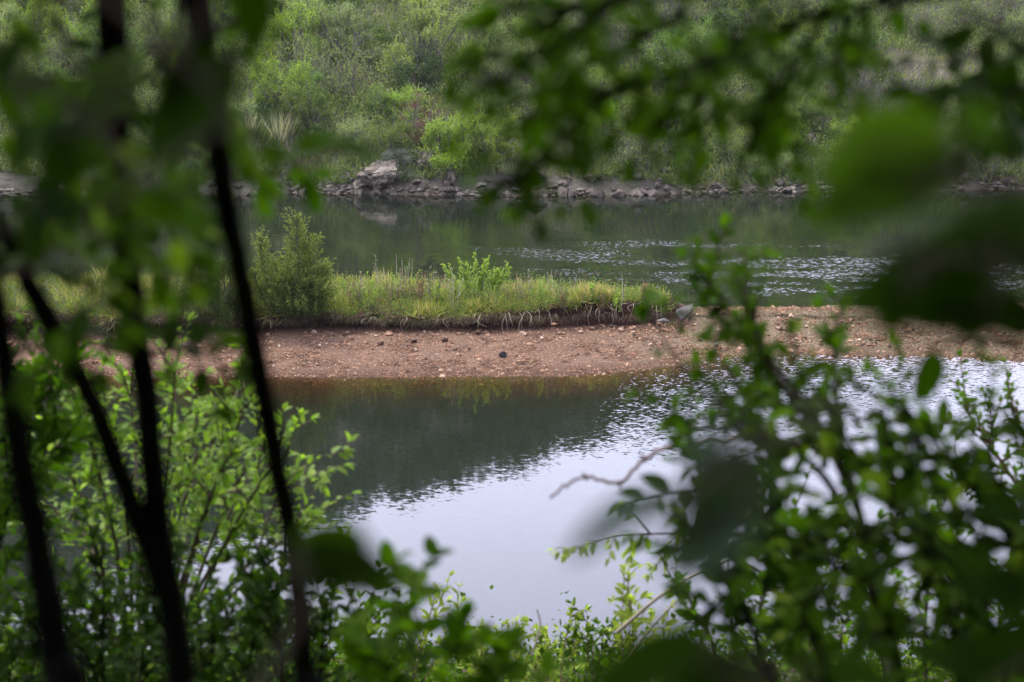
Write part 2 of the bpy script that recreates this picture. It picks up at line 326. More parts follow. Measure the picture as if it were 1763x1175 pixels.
def slope_layer(scale, mapping, rotz, detail=2, rough=.5):
    t = n.new('ShaderNodeTexCoord'); mp_ = n.new('ShaderNodeMapping'); mp_.inputs['Rotation'].default_value = (0, 0, rotz)
    mp2 = n.new('ShaderNodeMapping'); mp2.inputs['Scale'].default_value = mapping
    q = n.new('ShaderNodeTexNoise'); q.inputs['Scale'].default_value = scale; q.inputs['Detail'].default_value = detail; q.inputs['Roughness'].default_value = rough
    l.new(t.outputs['Object'], mp_.inputs[0]); l.new(mp_.outputs[0], mp2.inputs[0]); l.new(mp2.outputs[0], q.inputs['Vector'])
    s_ = n.new('ShaderNodeVectorMath'); s_.operation = 'SUBTRACT'; s_.inputs[1].default_value = (.5, .5, .5); l.new(q.outputs['Color'], s_.inputs[0]); return s_.outputs[0]
def scaled(v, s):
    q = n.new('ShaderNodeVectorMath'); q.operation = 'SCALE'; l.new(v, q.inputs[0])
    if isinstance(s, (int, float)): q.inputs['Scale'].default_value = s
    else: l.new(s, q.inputs['Scale'])
    return q.outputs[0]
def vadd(a, b_): q = n.new('ShaderNodeVectorMath'); q.operation = 'ADD'; l.new(a, q.inputs[0]); l.new(b_, q.inputs[1]); return q.outputs[0]
def mmath(op, a, b_=None, c=None):
    q = n.new('ShaderNodeMath'); q.operation = op
    for i_, v_ in enumerate((a, b_, c)):
        if v_ is None: continue
        if isinstance(v_, (int, float)): q.inputs[i_].default_value = v_
        else: l.new(v_, q.inputs[i_])
    return q.outputs[0]
def mrange(v_, a, b_, c=0, d=1, smooth=True):
    q = n.new('ShaderNodeMapRange'); q.interpolation_type = 'SMOOTHSTEP' if smooth else 'LINEAR'
    for k_, z_ in zip(('From Min', 'From Max', 'To Min', 'To Max'), (a, b_, c, d)): q.inputs[k_].default_value = z_
    l.new(v_, q.inputs[0]); return q.outputs[0]
geo = n.new('ShaderNodeNewGeometry'); sp = n.new('ShaderNodeSeparateXYZ'); l.new(geo.outputs['Position'], sp.inputs[0])
px_, py_ = sp.outputs[0], sp.outputs[1]
big = noise_node(n, l, .09, 3, coord='Object', mapping=(1, 2.2, 1)).outputs[0]
# wind-ruffled water: the pool right of a slanting line, and gusts on the open river
edge = mmath('ADD', mmath('MULTIPLY_ADD', py_, .13, px_), mmath('MULTIPLY', big, 1.5))
pool = mmath('MULTIPLY', mrange(edge, 5.6, 9.0), mrange(py_, 24, 33))
pool = mmath('MULTIPLY', pool, mrange(py_, 43, 44.5, 1, 0))
# gusts: an arc of rough water whose middle lies right of the grassy tip
gx = mmath('MULTIPLY', mmath('SUBTRACT', px_, 5.8), .12); gy = mmath('MULTIPLY', mmath('SUBTRACT', mmath('MULTIPLY_ADD', px_, .28, py_), 54.4), .185)
g = mmath('ADD', mmath('MULTIPLY', gx, gx), mmath('MULTIPLY', gy, gy))
gust = mrange(g, .15, 1.7, 1, 0)
streak = noise_node(n, l, .45, 5, coord='Object', mapping=(.45, 1.0, 1), rough=.65).outputs[0]
gust = mmath('MULTIPLY', gust, mrange(streak, .38, .60))
river = mrange(py_, 44.5, 47)
v = scaled(slope_layer(9, (1, 1.4, 1), .3, 2), .017)                              # faint ripple everywhere
v = vadd(v, scaled(slope_layer(.8, (1, 1.6, 1), -.2, 1), .003))
v = vadd(v, scaled(slope_layer(4.5, (.5, 2.0, 1), .1, 3), mmath('MULTIPLY', river, .045)))
ripA = slope_layer(14, (.6, 1.5, 1), R(30), 1); ripB = slope_layer(14, (.65, 1.5, 1), R(-26), 1)
v = vadd(v, scaled(vadd(ripA, ripB), mmath('MULTIPLY', pool, .075)))
v = vadd(v, scaled(slope_layer(12, (.75, 1.2, 1), .15, 4, .6), mmath('MULTIPLY', gust, .72)))
flat = n.new('ShaderNodeVectorMath'); flat.operation = 'MULTIPLY'; flat.inputs[1].default_value = (.8, 1, 0); l.new(v, flat.inputs[0])
nrm = n.new('ShaderNodeVectorMath'); nrm.operation = 'ADD'; nrm.inputs[1].default_value = (0, 0, 1); l.new(flat.outputs[0], nrm.inputs[0])
nz = n.new('ShaderNodeVectorMath'); nz.operation = 'NORMALIZE'; l.new(nrm.outputs[0], nz.inputs[0])
fr = n.new('ShaderNodeFresnel'); fr.inputs['IOR'].default_value = 1.33; l.new(nz.outputs[0], fr.inputs['Normal'])
gl = n.new('ShaderNodeBsdfGlossy'); gl.inputs['Roughness'].default_value = .025; l.new(nz.outputs[0], gl.inputs['Normal'])
df = n.new('ShaderNodeBsdfDiffuse'); df.inputs[0].default_value = (.008, .011, .007, 1)
trp = n.new('ShaderNodeBsdfTransparent')
dep = n.new('ShaderNodeAttribute'); dep.attribute_name = 'tint'
T = mmath('POWER', 2.718, mmath('MULTIPLY', dep.outputs['Fac'], -2.6))
tcol = n.new('ShaderNodeMix'); tcol.data_type = 'RGBA'; l.new(mmath('POWER', 2.718, mmath('MULTIPLY', dep.outputs['Fac'], -9.0)), tcol.inputs[0])
tcol.inputs[6].default_value = (.75, .55, .2, 1); tcol.inputs[7].default_value = (1, .97, .9, 1); l.new(tcol.outputs[2], trp.inputs[0])
m1 = n.new('ShaderNodeMixShader'); l.new(T, m1.inputs[0]); l.new(df.outputs[0], m1.inputs[1]); l.new(trp.outputs[0], m1.inputs[2])
m2 = n.new('ShaderNodeMixShader'); l.new(fr.outputs[0], m2.inputs[0]); l.new(m1.outputs[0], m2.inputs[1]); l.new(gl.outputs[0], m2.inputs[2]); l.new(m2.outputs[0], o.inputs[0])
wmb = MB().add(np.stack([X, Y, np.zeros_like(X)], -1).reshape(-1, 3), np.stack([i, i+1, i+nx+1, i+nx], -1), D.ravel())
tag(wmb.obj('river_water', m), 'calm green river water with wind ruffled patches', 'river', kind='structure')

# ================================================================== hillside shrubs
LM = {}
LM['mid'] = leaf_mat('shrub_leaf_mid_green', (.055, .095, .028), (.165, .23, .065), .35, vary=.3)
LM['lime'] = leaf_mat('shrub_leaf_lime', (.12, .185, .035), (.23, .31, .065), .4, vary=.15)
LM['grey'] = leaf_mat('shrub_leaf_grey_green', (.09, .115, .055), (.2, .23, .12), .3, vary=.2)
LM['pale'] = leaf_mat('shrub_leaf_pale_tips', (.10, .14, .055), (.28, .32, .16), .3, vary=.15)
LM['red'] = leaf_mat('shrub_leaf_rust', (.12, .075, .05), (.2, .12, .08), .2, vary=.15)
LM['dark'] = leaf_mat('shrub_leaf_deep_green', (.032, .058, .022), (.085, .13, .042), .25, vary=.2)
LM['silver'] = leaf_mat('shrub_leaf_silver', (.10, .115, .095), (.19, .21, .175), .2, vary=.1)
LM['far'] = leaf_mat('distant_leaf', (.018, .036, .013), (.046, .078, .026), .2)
LM['willow'] = leaf_mat('willow_leaf', (.14, .18, .06), (.26, .31, .11), .35, vary=.1)
def rv(nn, s=1.0): return rng.normal(size=(nn, 3))*s
def crown_mesh(name, kind, seed, nc=38, per=150, ls=.088, hgt=2.0, rad=1.35, up=.3):
    """stems and clumps of leaf-sized faces"""
    g = np.random.default_rng(seed); mb = MB()
    cs = []
    while len(cs) < nc:
        q = g.uniform(-1, 1, 3); q[2] = g.uniform(-.1, 1); rr = np.linalg.norm(q*(1, 1, .9))
        if .35 < rr < 1: cs.append(q*(rad, rad, hgt)*(.85+.3*g.random()))
    cs = np.array(cs); cs[:, 2] = np.maximum(cs[:, 2], .15)
    for c in cs:
        rc = g.uniform(.22, .5)*rad*.6; k = int(per*g.uniform(.6, 1.4))
        q = norm(g.normal(size=(k, 3)))*(g.random((k, 1))**.45); q[:, 2] *= .75
        pos = c+q*rc; d = norm(q+g.normal(size=(k, 3))*.6+(0, 0, up)); nr = norm(g.normal(size=(k, 3))*.7+(0, 0, 1))
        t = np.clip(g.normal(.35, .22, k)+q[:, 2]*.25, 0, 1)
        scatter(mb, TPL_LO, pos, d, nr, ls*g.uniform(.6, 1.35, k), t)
        if kind in ('pale', 'lime', 'mid', 'willow'):      # sprays reaching out of the clump
            ks = 5
            for _ in range(ks):
                dd = norm(g.normal(size=3)*.5+(0, 0, 1.0)+(c*(1, 1, 0))*.35); a = np.arange(8)/8*g.uniform(.3, .6)
                scatter(mb, TPL_LO, c+dd*rc*.6+dd*a[:, None], norm(dd*.6+g.normal(size=(8, 3))*.6), g.normal(size=(8, 3))+(0, 0, 1), ls*.85, g.uniform(.5, 1, 8))
        base = np.array([c[0]*.12, c[1]*.12, -.3]); mid = (base+c)/2+g.normal(size=3)*.12-(c*(1, 1, 0))*.1
        tube(mb, smooth_path([base, mid, c, c+(c-base)*.12], 3), [.035, .02, .008], 4, mat=1)
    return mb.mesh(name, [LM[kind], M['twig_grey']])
def twiggy_mesh(name, seed, leafm, nst=46, hgt=2.0, rad=1.2, leaves=700):
    g = np.random.default_rng(seed); mb = MB()
    tips = []
    for _ in range(nst):
        a = g.uniform(0, 6.28); rr = rad*math.sqrt(g.random()); top = np.array([math.cos(a)*rr, math.sin(a)*rr, hgt*g.uniform(.55, 1)*(1-.3*(rr/rad)**2)])
        b0 = np.array([top[0]*.25, top[1]*.25, -.3]); md = b0*.4+top*.6+(0, 0, -.1)+g.normal(size=3)*.1
        P = smooth_path([b0, md, top], 4); tube(mb, P, [.02, .012, .005], 3, mat=1)
        for _k in range(7):
            j = g.integers(2, len(P)); e = P[j]+norm(top-b0+g.normal(size=3)*.9)*g.uniform(.25, .6); tube(mb, [P[j], (P[j]+e)/2+g.normal(size=3)*.03, e], [.007, .005, .004], 3, mat=1); tips.append((P[j], e))
    A = np.array([t[0] for t in tips]); B = np.array([t[1] for t in tips]); k = leaves; ii = g.integers(0, len(A), k); tt = g.random((k, 1))
    scatter(mb, TPL_LO, A[ii]+(B-A)[ii]*tt, g.normal(size=(k, 3))+(0, 0, .5), g.normal(size=(k, 3))+(0, 0, 1), g.uniform(.04, .09, k), g.random(k))
    return mb.mesh(name, [LM[leafm], M['twig_grey']])
KINDS = {}
for kd, cnt, kw in (('mid', 3, {}), ('dark', 2, {}), ('lime', 2, dict(ls=.095)), ('grey', 2, dict(ls=.068, per=190)), ('pale', 2, dict(up=.8, per=90)),
                    ('red', 1, dict(ls=.08, per=90)), ('silver', 1, dict(ls=.07, per=170, hgt=1.2)), ('willow', 1, dict(ls=.075, per=210, nc=40, hgt=2.3))):
    KINDS[kd] = [crown_mesh('shrub_'+kd, kd, 100+len(kd)*7+q*13, **kw) for q in range(cnt)]
KINDS['bare'] = [twiggy_mesh('shrub_bare', 40+q, 'grey', leaves=500) for q in range(3)]
KINDS['wisp'] = [twiggy_mesh('shrub_wisp', 60+q, 'willow', leaves=2200) for q in range(2)]
LAB = {'mid': 'mid green leafy shrub among the scrub on the far hillside', 'dark': 'deep green dense shrub among the scrub on the far hillside',
       'lime': 'lime green fresh leaved shrub on the far hillside', 'grey': 'dull grey green shrub on the far hillside', 'pale': 'green shrub with pale upright tips on the far hillside',
       'red': 'rust tinted shrub on the far hillside', 'bare': 'almost leafless grey twiggy shrub on the far hillside', 'wisp': 'wispy yellow green shrub with thin stems on the far hillside',
       'silver': 'silvery shrub on the far hillside', 'willow': 'fine leaved willow green shrub on the far hillside'}
def hit_hill(px, py):
    r = ray(px, py)
    for k in range(660, 1400):
        t = k*.1/r[1]; q = CAM+r*t
        if q[2] < hill_z(q[0], q[1]): return q
    return q
taken = []
TE = hit_hill(1590, 118)
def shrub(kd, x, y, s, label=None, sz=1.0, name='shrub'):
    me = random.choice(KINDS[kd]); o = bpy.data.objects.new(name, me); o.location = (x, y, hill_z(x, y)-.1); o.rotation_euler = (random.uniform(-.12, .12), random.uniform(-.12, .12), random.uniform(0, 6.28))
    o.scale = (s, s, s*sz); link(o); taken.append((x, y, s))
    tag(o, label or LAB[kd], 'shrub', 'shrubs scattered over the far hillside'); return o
special = [  # px, py of the base on the slope, kind, scale, label
    (510, 95, 'lime', 1.0, 'rounded bright green shrub near the top of the far hillside, left of the willow domes'),
    (735, 130, 'willow', 1.35, 'tall feathery yellow green willow dome high on the far hillside'),
    (800, 140, 'lime', .9, 'small lime dome just right of the tall willow dome on the hillside'),
    (780, 285, 'lime', 1.0, 'brightest lime green shrub low on the far slope above the shore rocks'),
    (845, 275, 'lime', .85, 'smaller lime shrub beside the brightest lime shrub above the shore'),
    (670, 275, 'mid', .8, 'low leafy shrub behind the big pale boulder on the far shore'),
    (720, 240, 'red', .8, 'rusty pink dry shrub behind the brightest lime shrub'),
    (690, 300, 'silver', .75, 'silvery grey low shrub above the big pale boulder'),
    (600, 100, 'grey', 1.2, 'dull grey green dome on the slope left of the willow dome'),
    (775, 130, 'bare', 1.1, 'purple grey bare thicket below the tall willow dome'),
    (1705, 298, 'wisp', .9, 'yellow green shrub at the waterline near the right end of the far shore'),
    (1480, 200, 'bare', 1.1, 'purplish leafless thicket under the grassy terrace'),
    (1570, 210, 'bare', 1.15, 'broad leafless thicket below the dry grass terrace'),
    (1110, 290, 'wisp', .9, 'yellow green wispy shrub leaning over the middle of the far shore'),
    (935, 215, 'wisp', .8, 'wispy yellow green shrub on the bare patch above the rubble'),
    (1000, 150, 'wisp', .9, 'grey green feathery shrub behind the overhanging leaves')]
for (a, c, kd, s, lb) in special:
    q = hit_hill(a, c); shrub(kd, q[0], q[1], s, lb)
cand = 0
while len(taken) < 292 and cand < 9000:
    cand += 1
    y = 69.6 + 33*random.random()**1.15; x = random.uniform(-.29, .29)*y; d = y-shore_far(x)
    if d < .55: continue
    if abs(x-px2x(930, 72)) < 1.7 and d < 5: continue      # bare stony patch over the rubble
    if ((x-TE[0])/3.4)**2+((y-TE[1])/2.6)**2 < 1: continue          # grassy terrace
    s = random.uniform(.55, 1.2)*(1 if d > 3 else .7 if d > 1.4 else .42)
    if any((x-a)**2+(y-c)**2 < (.78*(s+e))**2 for a, c, e in taken): continue
    f = fb(x*.13, y*.13, 20); f2 = fb(x*.2, y*.2, 40)
    if f > .12: kd = random.choice(['lime', 'pale', 'mid', 'willow', 'lime', 'mid'])
    elif f2 > .3: kd = random.choice(['bare', 'grey', 'bare', 'wisp', 'mid'])
    elif f < -.3: kd = random.choice(['dark', 'mid', 'grey', 'mid', 'dark'])
    else: kd = random.choice(['mid', 'mid', 'lime', 'dark', 'grey', 'pale', 'mid', 'wisp', 'willow'])
    if x > 9 and random.random() < .35: kd = random.choice(['bare', 'wisp', 'grey', 'mid'])
    shrub(kd, x, y, s)
def nth(k):
    wds = 'first second third fourth fifth sixth seventh eighth ninth tenth eleventh twelfth thirteenth fourteenth fifteenth sixteenth seventeenth eighteenth nineteenth twentieth'.split()
    return wds[k-1] if k <= 20 else '%d%s' % (k, {1: 'st', 2: 'nd', 3: 'rd'}.get(k % 10, 'th'))
SHORT = {'mid': 'mid green leafy', 'dark': 'deep green dense', 'lime': 'lime green', 'grey': 'dull grey green', 'pale': 'pale tipped', 'red': 'rust tinted', 'bare': 'bare grey twiggy', 'wisp': 'wispy yellow green', 'silver': 'silvery', 'willow': 'fine leaved'}
BANDS = ['waterside', 'lower', 'middle', 'upper', 'topmost']; grp = {}
for o in [o for o in COL.objects if o.get('group') == 'shrubs scattered over the far hillside']:
    kk = [k for k, v in LAB.items() if v == o['label']]
    if kk: grp.setdefault((kk[0], min(4, int(max(0, o.location.y-69.2)/6.2+.6))), []).append(o)
for (kk, bnd), lst in grp.items():
    for q, o in enumerate(sorted(lst, key=lambda o: o.location.x/o.location.y)):
        o['label'] = '%s %s shrub from the left in the %s band of the far hillside' % (nth(q+1), SHORT[kk], BANDS[bnd]) if len(lst) > 1 else 'only %s shrub in the %s band of the far hillside' % (SHORT[kk], BANDS[bnd])
# the farther slope up to the ridge, seen only as one wooded mass
mb = MB(); g = np.random.default_rng(5)
for _ in range(1500):
    y = g.uniform(98, 215); x = g.uniform(-.42, .42)*y; rr = g.uniform(1.3, 2.8); z = hill_z(x, y); k = 110
    q = norm(g.normal(size=(k, 3)))*(g.random((k, 1))**.4); q[:, 2] = abs(q[:, 2])
    scatter(mb, TPL_LO, q*(rr, rr, rr*.85)+(x, y, z-.2), norm(q+g.normal(size=(k, 3))*.5), g.normal(size=(k, 3))*.6+(0, 0, 1), g.uniform(.35, .65, k), np.clip(g.normal(.4, .2, k)+g.uniform(-.25, .25), 0, 1))
tag(mb.obj('distant_scrub', LM['far']), 'dense scrub covering the upper hillside', 'scrub', kind='stuff')
# grass and low growth between the shrubs
LM['under'] = leaf_mat('undergrowth_leaf', (.045, .08, .026), (.165, .225, .065), .3, c2=(.25, .27, .14)); LM['hgrass'] = leaf_mat('hill_grass', (.08, .11, .035), (.26, .26, .13), .25)
mb = MB(); k = 90000; y = 68.6+30*g.random(k)**1.2; x = g.uniform(-.29, .29, k)*y
ok = np.array([yy-shore_far(xx) > .28 for xx, yy in zip(x, y)]); x, y = x[ok], y[ok]; k = len(x); z = np.array([hill_z(a, c) for a, c in zip(x, y)])
tn = np.array([fb(a*.3, c*.3, 3) for a, c in zip(x, y)]); terr = np.exp(-((x-TE[0])/3.6)**2-((y-TE[1])/2.6)**2)+.8*np.exp(-((x-px2x(930, 72))/2)**2-((y-71)/2.5)**2)
scatter(mb, TPL_BLADE, np.stack([x, y, z-.02], -1), g.normal(size=(k, 3))*.35+(0, 0, 1), g.normal(size=(k, 3)), g.uniform(.15, .5, k)*(1-.4*terr), np.clip(.25+tn*.6+terr*.6+g.normal(0, .12, k), 0, 1), .05/.3)
tag(mb.obj('hill_grass', LM['hgrass']), 'grass and low growth between the hillside shrubs', 'grass', kind='stuff')
mb = MB(); 
for _ in range(6500):
    y = 68.6+31*g.random()**1.15; x = g.uniform(-.29, .29)*y; d = y-shore_far(x)
    if d < .3 or (abs(x-px2x(930, 72)) < 1.5 and d < 4) or (((x-TE[0])/3.2)**2+((y-TE[1])/2.4)**2 < 1): continue
    rr = g.uniform(.2, .65)*(1 if d > 1.5 else .6); k = 42; q = norm(g.normal(size=(k, 3)))*(g.random((k, 1))**.4); q[:, 2] = abs(q[:, 2])*1.1
    f = fb(x*.15, y*.15, 61)
    scatter(mb, TPL_LO, q*rr+(x, y, hill_z(x, y)), norm(q+g.normal(size=(k, 3))*.6+(0, 0, .4)), g.normal(size=(k, 3))*.7+(0, 0, 1), g.uniform(.06, .13, k), np.clip(g.normal(.35+f, .25, k)+q[:, 2]*.2, 0, 1))
tag(mb.obj('undergrowth', LM['under']), 'low leafy undergrowth filling the far hillside', 'undergrowth', kind='stuff')
# pale dry reed tufts
def tuft(name, base, hgt, spread, nb_, mt, label, cat='grass tuft', group=None, width=.012, g=g, tintr=(0, 1)):
    mb = MB(); pos = np.zeros((nb_, 3))+g.normal(size=(nb_, 3))*(spread*.3, spread*.3, 0)
    scatter(mb, TPL_BLADE, pos, np.stack([g.normal(0, spread, nb_)/hgt, g.normal(0, spread, nb_)/hgt, np.ones(nb_)], -1), g.normal(size=(nb_, 3)), hgt*g.uniform(.5, 1.1, nb_), g.uniform(*tintr, nb_), width/hgt)
    o = mb.obj(name, mt); o.location = base; return tag(o, label, cat, group)
M['drygrass'] = leaf_mat('dry_straw', (.18, .17, .12), (.38, .35, .26), .3)
for (a, c, h, nme) in ((408, 255, 1.1, 'straw coloured reed tuft on the far slope, first from the left'), (432, 252, 1.3, 'taller straw coloured reed tuft on the far slope beside the first'), (480, 245, 1.2, 'pale wide straw tuft right of the reed pair on the far slope'), (498, 240, 1.0, 'short straw tuft just right of the wide one on the far slope')):
    q = hit_hill(a, c); tuft('reed_tuft', q-(0, 0, .05), h, .28, 70, M['drygrass'], nme, group='straw coloured tufts on the far slope', width=.03)

# ================================================================== rocks
def rock_mesh(name, seed, mt, npt=16, flat=.6, sub=0, nz=0):
    g = np.random.default_rng(seed); bm = bmesh.new()
    for q in norm(g.normal(size=(npt, 3)))*g.uniform(.8, 1.05, (npt, 1)): bm.verts.new(q*(1, .8, flat)*.5)
    r_ = bmesh.ops.convex_hull(bm, input=bm.verts)
    bmesh.ops.delete(bm, geom=[e for e in r_['geom_interior'] if isinstance(e, bmesh.types.BMVert)], context='VERTS')
    if sub:
        bmesh.ops.bevel(bm, geom=list(bm.edges), offset=.03, segments=1, affect='EDGES')
        bmesh.ops.triangulate(bm, faces=bm.faces); bmesh.ops.subdivide_edges(bm, edges=bm.edges, cuts=sub, use_grid_fill=True)
        for v_ in bm.verts:
            c = v_.co; c += c.normalized()*(nz*(fb(c.x*3+seed, c.y*3, c.z*3, 5))+nz*.6*(abs(fb(c.x*7, c.y*7+seed, c.z*7, 3))-.3))
    me = bpy.data.meshes.new(name); bm.to_mesh(me); bm.free(); me.materials.append(mt); return me
def place(me, name, loc, size, rz=None, tilt=.25, label=None, cat='rock', group=None, sc=(1, 1, 1)):
    o = bpy.data.objects.new(name, me); o.location = loc; o.scale = (size*sc[0], size*sc[1], size*sc[2])
    o.rotation_euler = (random.uniform(-tilt, tilt), random.uniform(-tilt, tilt), random.uniform(0, 6.28) if rz is None else rz); link(o); return tag(o, label, cat, group)
far_r = [rock_mesh('shore_rock', 200+q, M['rock_far'], 14+q % 4, .55+.1*(q % 3)) for q in range(8)]
bld = [rock_mesh('boulder', 300+q, M['boulder'], 16, .75, 5, .15) for q in range(5)]
for (a, c, wd, hp, q, lb) in ((645, 330, 92, 56, 0, 'biggest pale craggy boulder at the waterline of the far shore'), (735, 326, 46, 34, 1, 'middle sized grey boulder right of the dark gap on the far shore'),
        (778, 330, 40, 36, 2, 'rounded grey boulder at the water, second right of the dark gap'), (1395, 312, 30, 34, 3, 'small pale pointed boulder standing on the far shore'),
        (1716, 310, 36, 18, 4, 'low flat grey boulder near the right end of the far shore'), (617, 332, 40, 26, 2, 'low craggy boulder against the left side of the biggest boulder'), (765, 308, 30, 18, 4, 'small grey boulder on the slope above the rounded one')):
    P = at_z(a, c+4, .0); P[1] += .5; P[2] = max(.0, hill_z(P[0], P[1])-.1); pm_ = FPX/np.linalg.norm(P-CAM); place(bld[q], 'boulder', P+(0, 0, hp/pm_*.36), wd/pm_*.92, rz=q, tilt=.1, label=lb, cat='boulder', sc=(1, .9, hp/wd*1.75), group='boulders on the far shore')
g = np.random.default_rng(11); cnt = 0
for _ in range(1500):
    if cnt >= 210: break
    x = g.uniform(-21, 21); pxx = 881.5+x/70*FPX
    wgt = .5 + 1.6*math.exp(-((pxx-915)/70)**2)+.8*math.exp(-((pxx-1080)/120)**2)+.35*math.exp(-((pxx-560)/100)**2)
    if g.random()*2 > wgt: continue
    y = shore_far(x)+g.uniform(-.35, 1.3)*(1.1 if wgt > 1 else .45); s = g.uniform(.16, .55)*(1.3 if wgt > 1.2 else 1)
    place(far_r[g.integers(8)], 'shore_rock', (x, y, max(-.02, hill_z(x, y))+s*.1), s, label='angular grey rock in the rubble along the far waterline', group='rocks along the far shore', tilt=.5); cnt += 1
mb = MB(); k = 3000; x = g.uniform(-22, 22, k); octv0 = np.array([(1, 0, 0), (-1, 0, 0), (0, 1, 0), (0, -1, 0), (0, 0, 1), (0, 0, -1)], float); octf0 = np.array([(0, 2, 4), (2, 1, 4), (1, 3, 4), (3, 0, 4), (2, 0, 5), (1, 2, 5), (3, 1, 5), (0, 3, 5)])
x = x[[fb(a*.35, 2, 77) < .12 or abs(a-px2x(915, 70)) < 2.2 for a in x]]; k = len(x); y = np.array([shore_far(a) for a in x])+g.uniform(-.3, .4, k); z = np.array([hill_z(a, c) for a, c in zip(x, y)]); s = g.uniform(.04, .17, k)
V = octv0[None]*g.uniform(.5, 1.2, (k, 6, 1))*s[:, None, None]*np.array([1, 1, .6])+np.stack([x, y, z+s*.2], -1)[:, None]; V[..., 0] += V[..., 2]*.0
mb.add(V.reshape(-1, 3), (octf0[None]+(np.arange(k)*6)[:, None, None]).reshape(-1, 3), np.repeat(g.random(k)*.8, 6))
tag(mb.obj('rubble', M['rock_far'], smooth=False), 'broken stones along the far waterline', 'rubble', kind='stuff')
M['stone_obj'] = solid_mat('beach_stone_ochre', [(.02, (.05, .04, .034)), (.18, (.10, .06, .04)), (.42, (.22, .125, .075)), (.62, (.34, .22, .14)), (.8, (.46, .36, .26))], 5, 5, bump=.4, tint_amt=0, dist=.01, objrand=.75)
bm_st = [rock_mesh('beach_stone', 400+q, M['stone_obj'], 12+q % 5, .5+.12*(q % 3)) for q in range(8)]
cnt = 0; g = np.random.default_rng(12)
for _ in range(4000):
    if cnt >= 290: break
    x = g.uniform(-12.5, 12.5); f, t = front_y(x), toe_y(x)
    if x < px2x(1180): u = 1-.22*abs(g.normal()) if g.random() < .62 else g.random()
    else: u = g.random()*1.15
    y = f-.15+(t-f+.1)*u; s = g.uniform(.05, .12)*(1+1.3*(u > .68)*g.random())
    if x < px2x(480) and g.random() < .45: s *= .7
    place(bm_st[g.integers(8)], 'beach_stone', (x, y, spit_z(x, y)+s*.12), s, label='small ochre stone lying on the gravel spit', cat='stone', group='stones on the gravel spit', tilt=.4); cnt += 1
for (a, c, wpx, hpx, mt, lb, q) in ((867, 615, 19, 13, 'stone_dark', 'dark round stone in the middle of the red beach', 3), (1180, 545, 36, 32, 'slab', 'pointed pale grey boulder at the tip of the grassy bank', 5),
        (1141, 556, 30, 10, 'slab', 'flat pale slab lying below the tip of the grassy bank', 6), (1233, 596, 14, 7, 'slab', 'small pale grey stone on the gravel right of the grassy tip', 7),
        (952, 560, 16, 7, 'stone', 'flat ochre stone wedged in the bare earth bank', 2), (823, 577, 11, 14, 'stone', 'upright ochre stone under the bank edge', 1), (766, 589, 14, 9, 'stone', 'squarish orange stone below the bank', 4)):
    y = 41.4 if c < 600 else 39.6
    for _ in range(12):
        P = at_y(a, c, y); y += (P[2]-spit_z(P[0], P[1]))*3
    P = at_y(a, c, y); pm_ = FPX/np.linalg.norm(P-CAM); me = rock_mesh('stone', 500+q, M[mt], 10+q if q != 5 else 7, .8 if q != 5 else 1.1, 1 if q != 5 else 0, .03); place(me, 'beach_stone' if q != 5 else 'boulder', P+(0, 0, hpx/pm_*.3), wpx/pm_, rz=.3, tilt=.1, label=lb, cat='stone' if q != 5 else 'boulder', sc=(1, .9, hpx/wpx*1.35))
# gravel
mb = MB(); k = 52000; x = g.uniform(-14, 14, k); u = g.random(k); pos = []; ts = []
octv = norm(np.array([(1, 0, 0), (-1, 0, 0), (0, 1, 0), (0, -1, 0), (0, 0, 1), (0, 0, -1), ], float)); octf = np.array([(0, 2, 4), (2, 1, 4), (1, 3, 4), (3, 0, 4), (2, 0, 5), (1, 2, 5), (3, 1, 5), (0, 3, 5)])
for xx, uu in zip(x, u):
    f = front_y(xx); t = toe_y(xx); e = t if xx < 4 else back_y(xx); yy = f-.5+(e-f+.5)*uu; pos.append((xx, yy, spit_z(xx, yy)))
pos = np.array(pos); s = g.uniform(.008, .026, k)*(1+1.6*(g.random(k) > .93))*np.where(x > 4, 1.25, 1); V = octv[None]*g.uniform(.6, 1.2, (k, 6, 1))*s[:, None, None]*np.array([1, 1, .7]); a_ = g.uniform(0, 6.28, k)
V = np.stack([V[..., 0]*np.cos(a_)[:, None]-V[..., 1]*np.sin(a_)[:, None], V[..., 0]*np.sin(a_)[:, None]+V[..., 1]*np.cos(a_)[:, None], V[..., 2]], -1)+pos[:, None]
mb.add(V.reshape(-1, 3), (octf[None]+(np.arange(k)*6)[:, None, None]).reshape(-1, 3), np.repeat(g.beta(1.3, 2.6, k), 6))
tag(mb.obj('gravel', M['stone'], smooth=False), 'fine reddish gravel over the spit', 'gravel', kind='stuff')

# ================================================================== growth on the spit
LM['igrass'] = leaf_mat('bank_grass', (.045, .08, .014), (.19, .21, .055), .4, c2=(.30, .25, .14))
LM['moss'] = leaf_mat('bank_herb', (.05, .09, .018), (.19, .25, .055), .35, c2=(.24, .10, .05))
g = np.random.default_rng(21); mb = MB(); k = 105000; x = g.uniform(-16, px2x(1163), k); u = g.random(k)**1.25
ty = np.array([toe_y(a) for a in x]); by = np.array([back_y(a) for a in x]); ucx = np.array([k_uc(a) for a in x]); ty = ty+.24*(1-ucx); y = ty+.09+(by-.3-ty)*u; z = np.array([spit_z(a, c) for a, c in zip(x, y)])
patch = np.array([fb(a*.9, c*.9, 6)+.5*fb(a*4, c*4, 6, 2) for a, c in zip(x, y)]); hh = g.uniform(.04, .19, k)*np.clip(1+2.3*patch, .3, 2.9)*np.interp(x, [0, 3.2], [1, .7]); over = (u < .035*ucx)
dirs = g.normal(size=(k, 3))*.45+(0, 0, 1); dirs[over] = g.normal(size=(over.sum(), 3))*.4+(0, -.8, -.1)
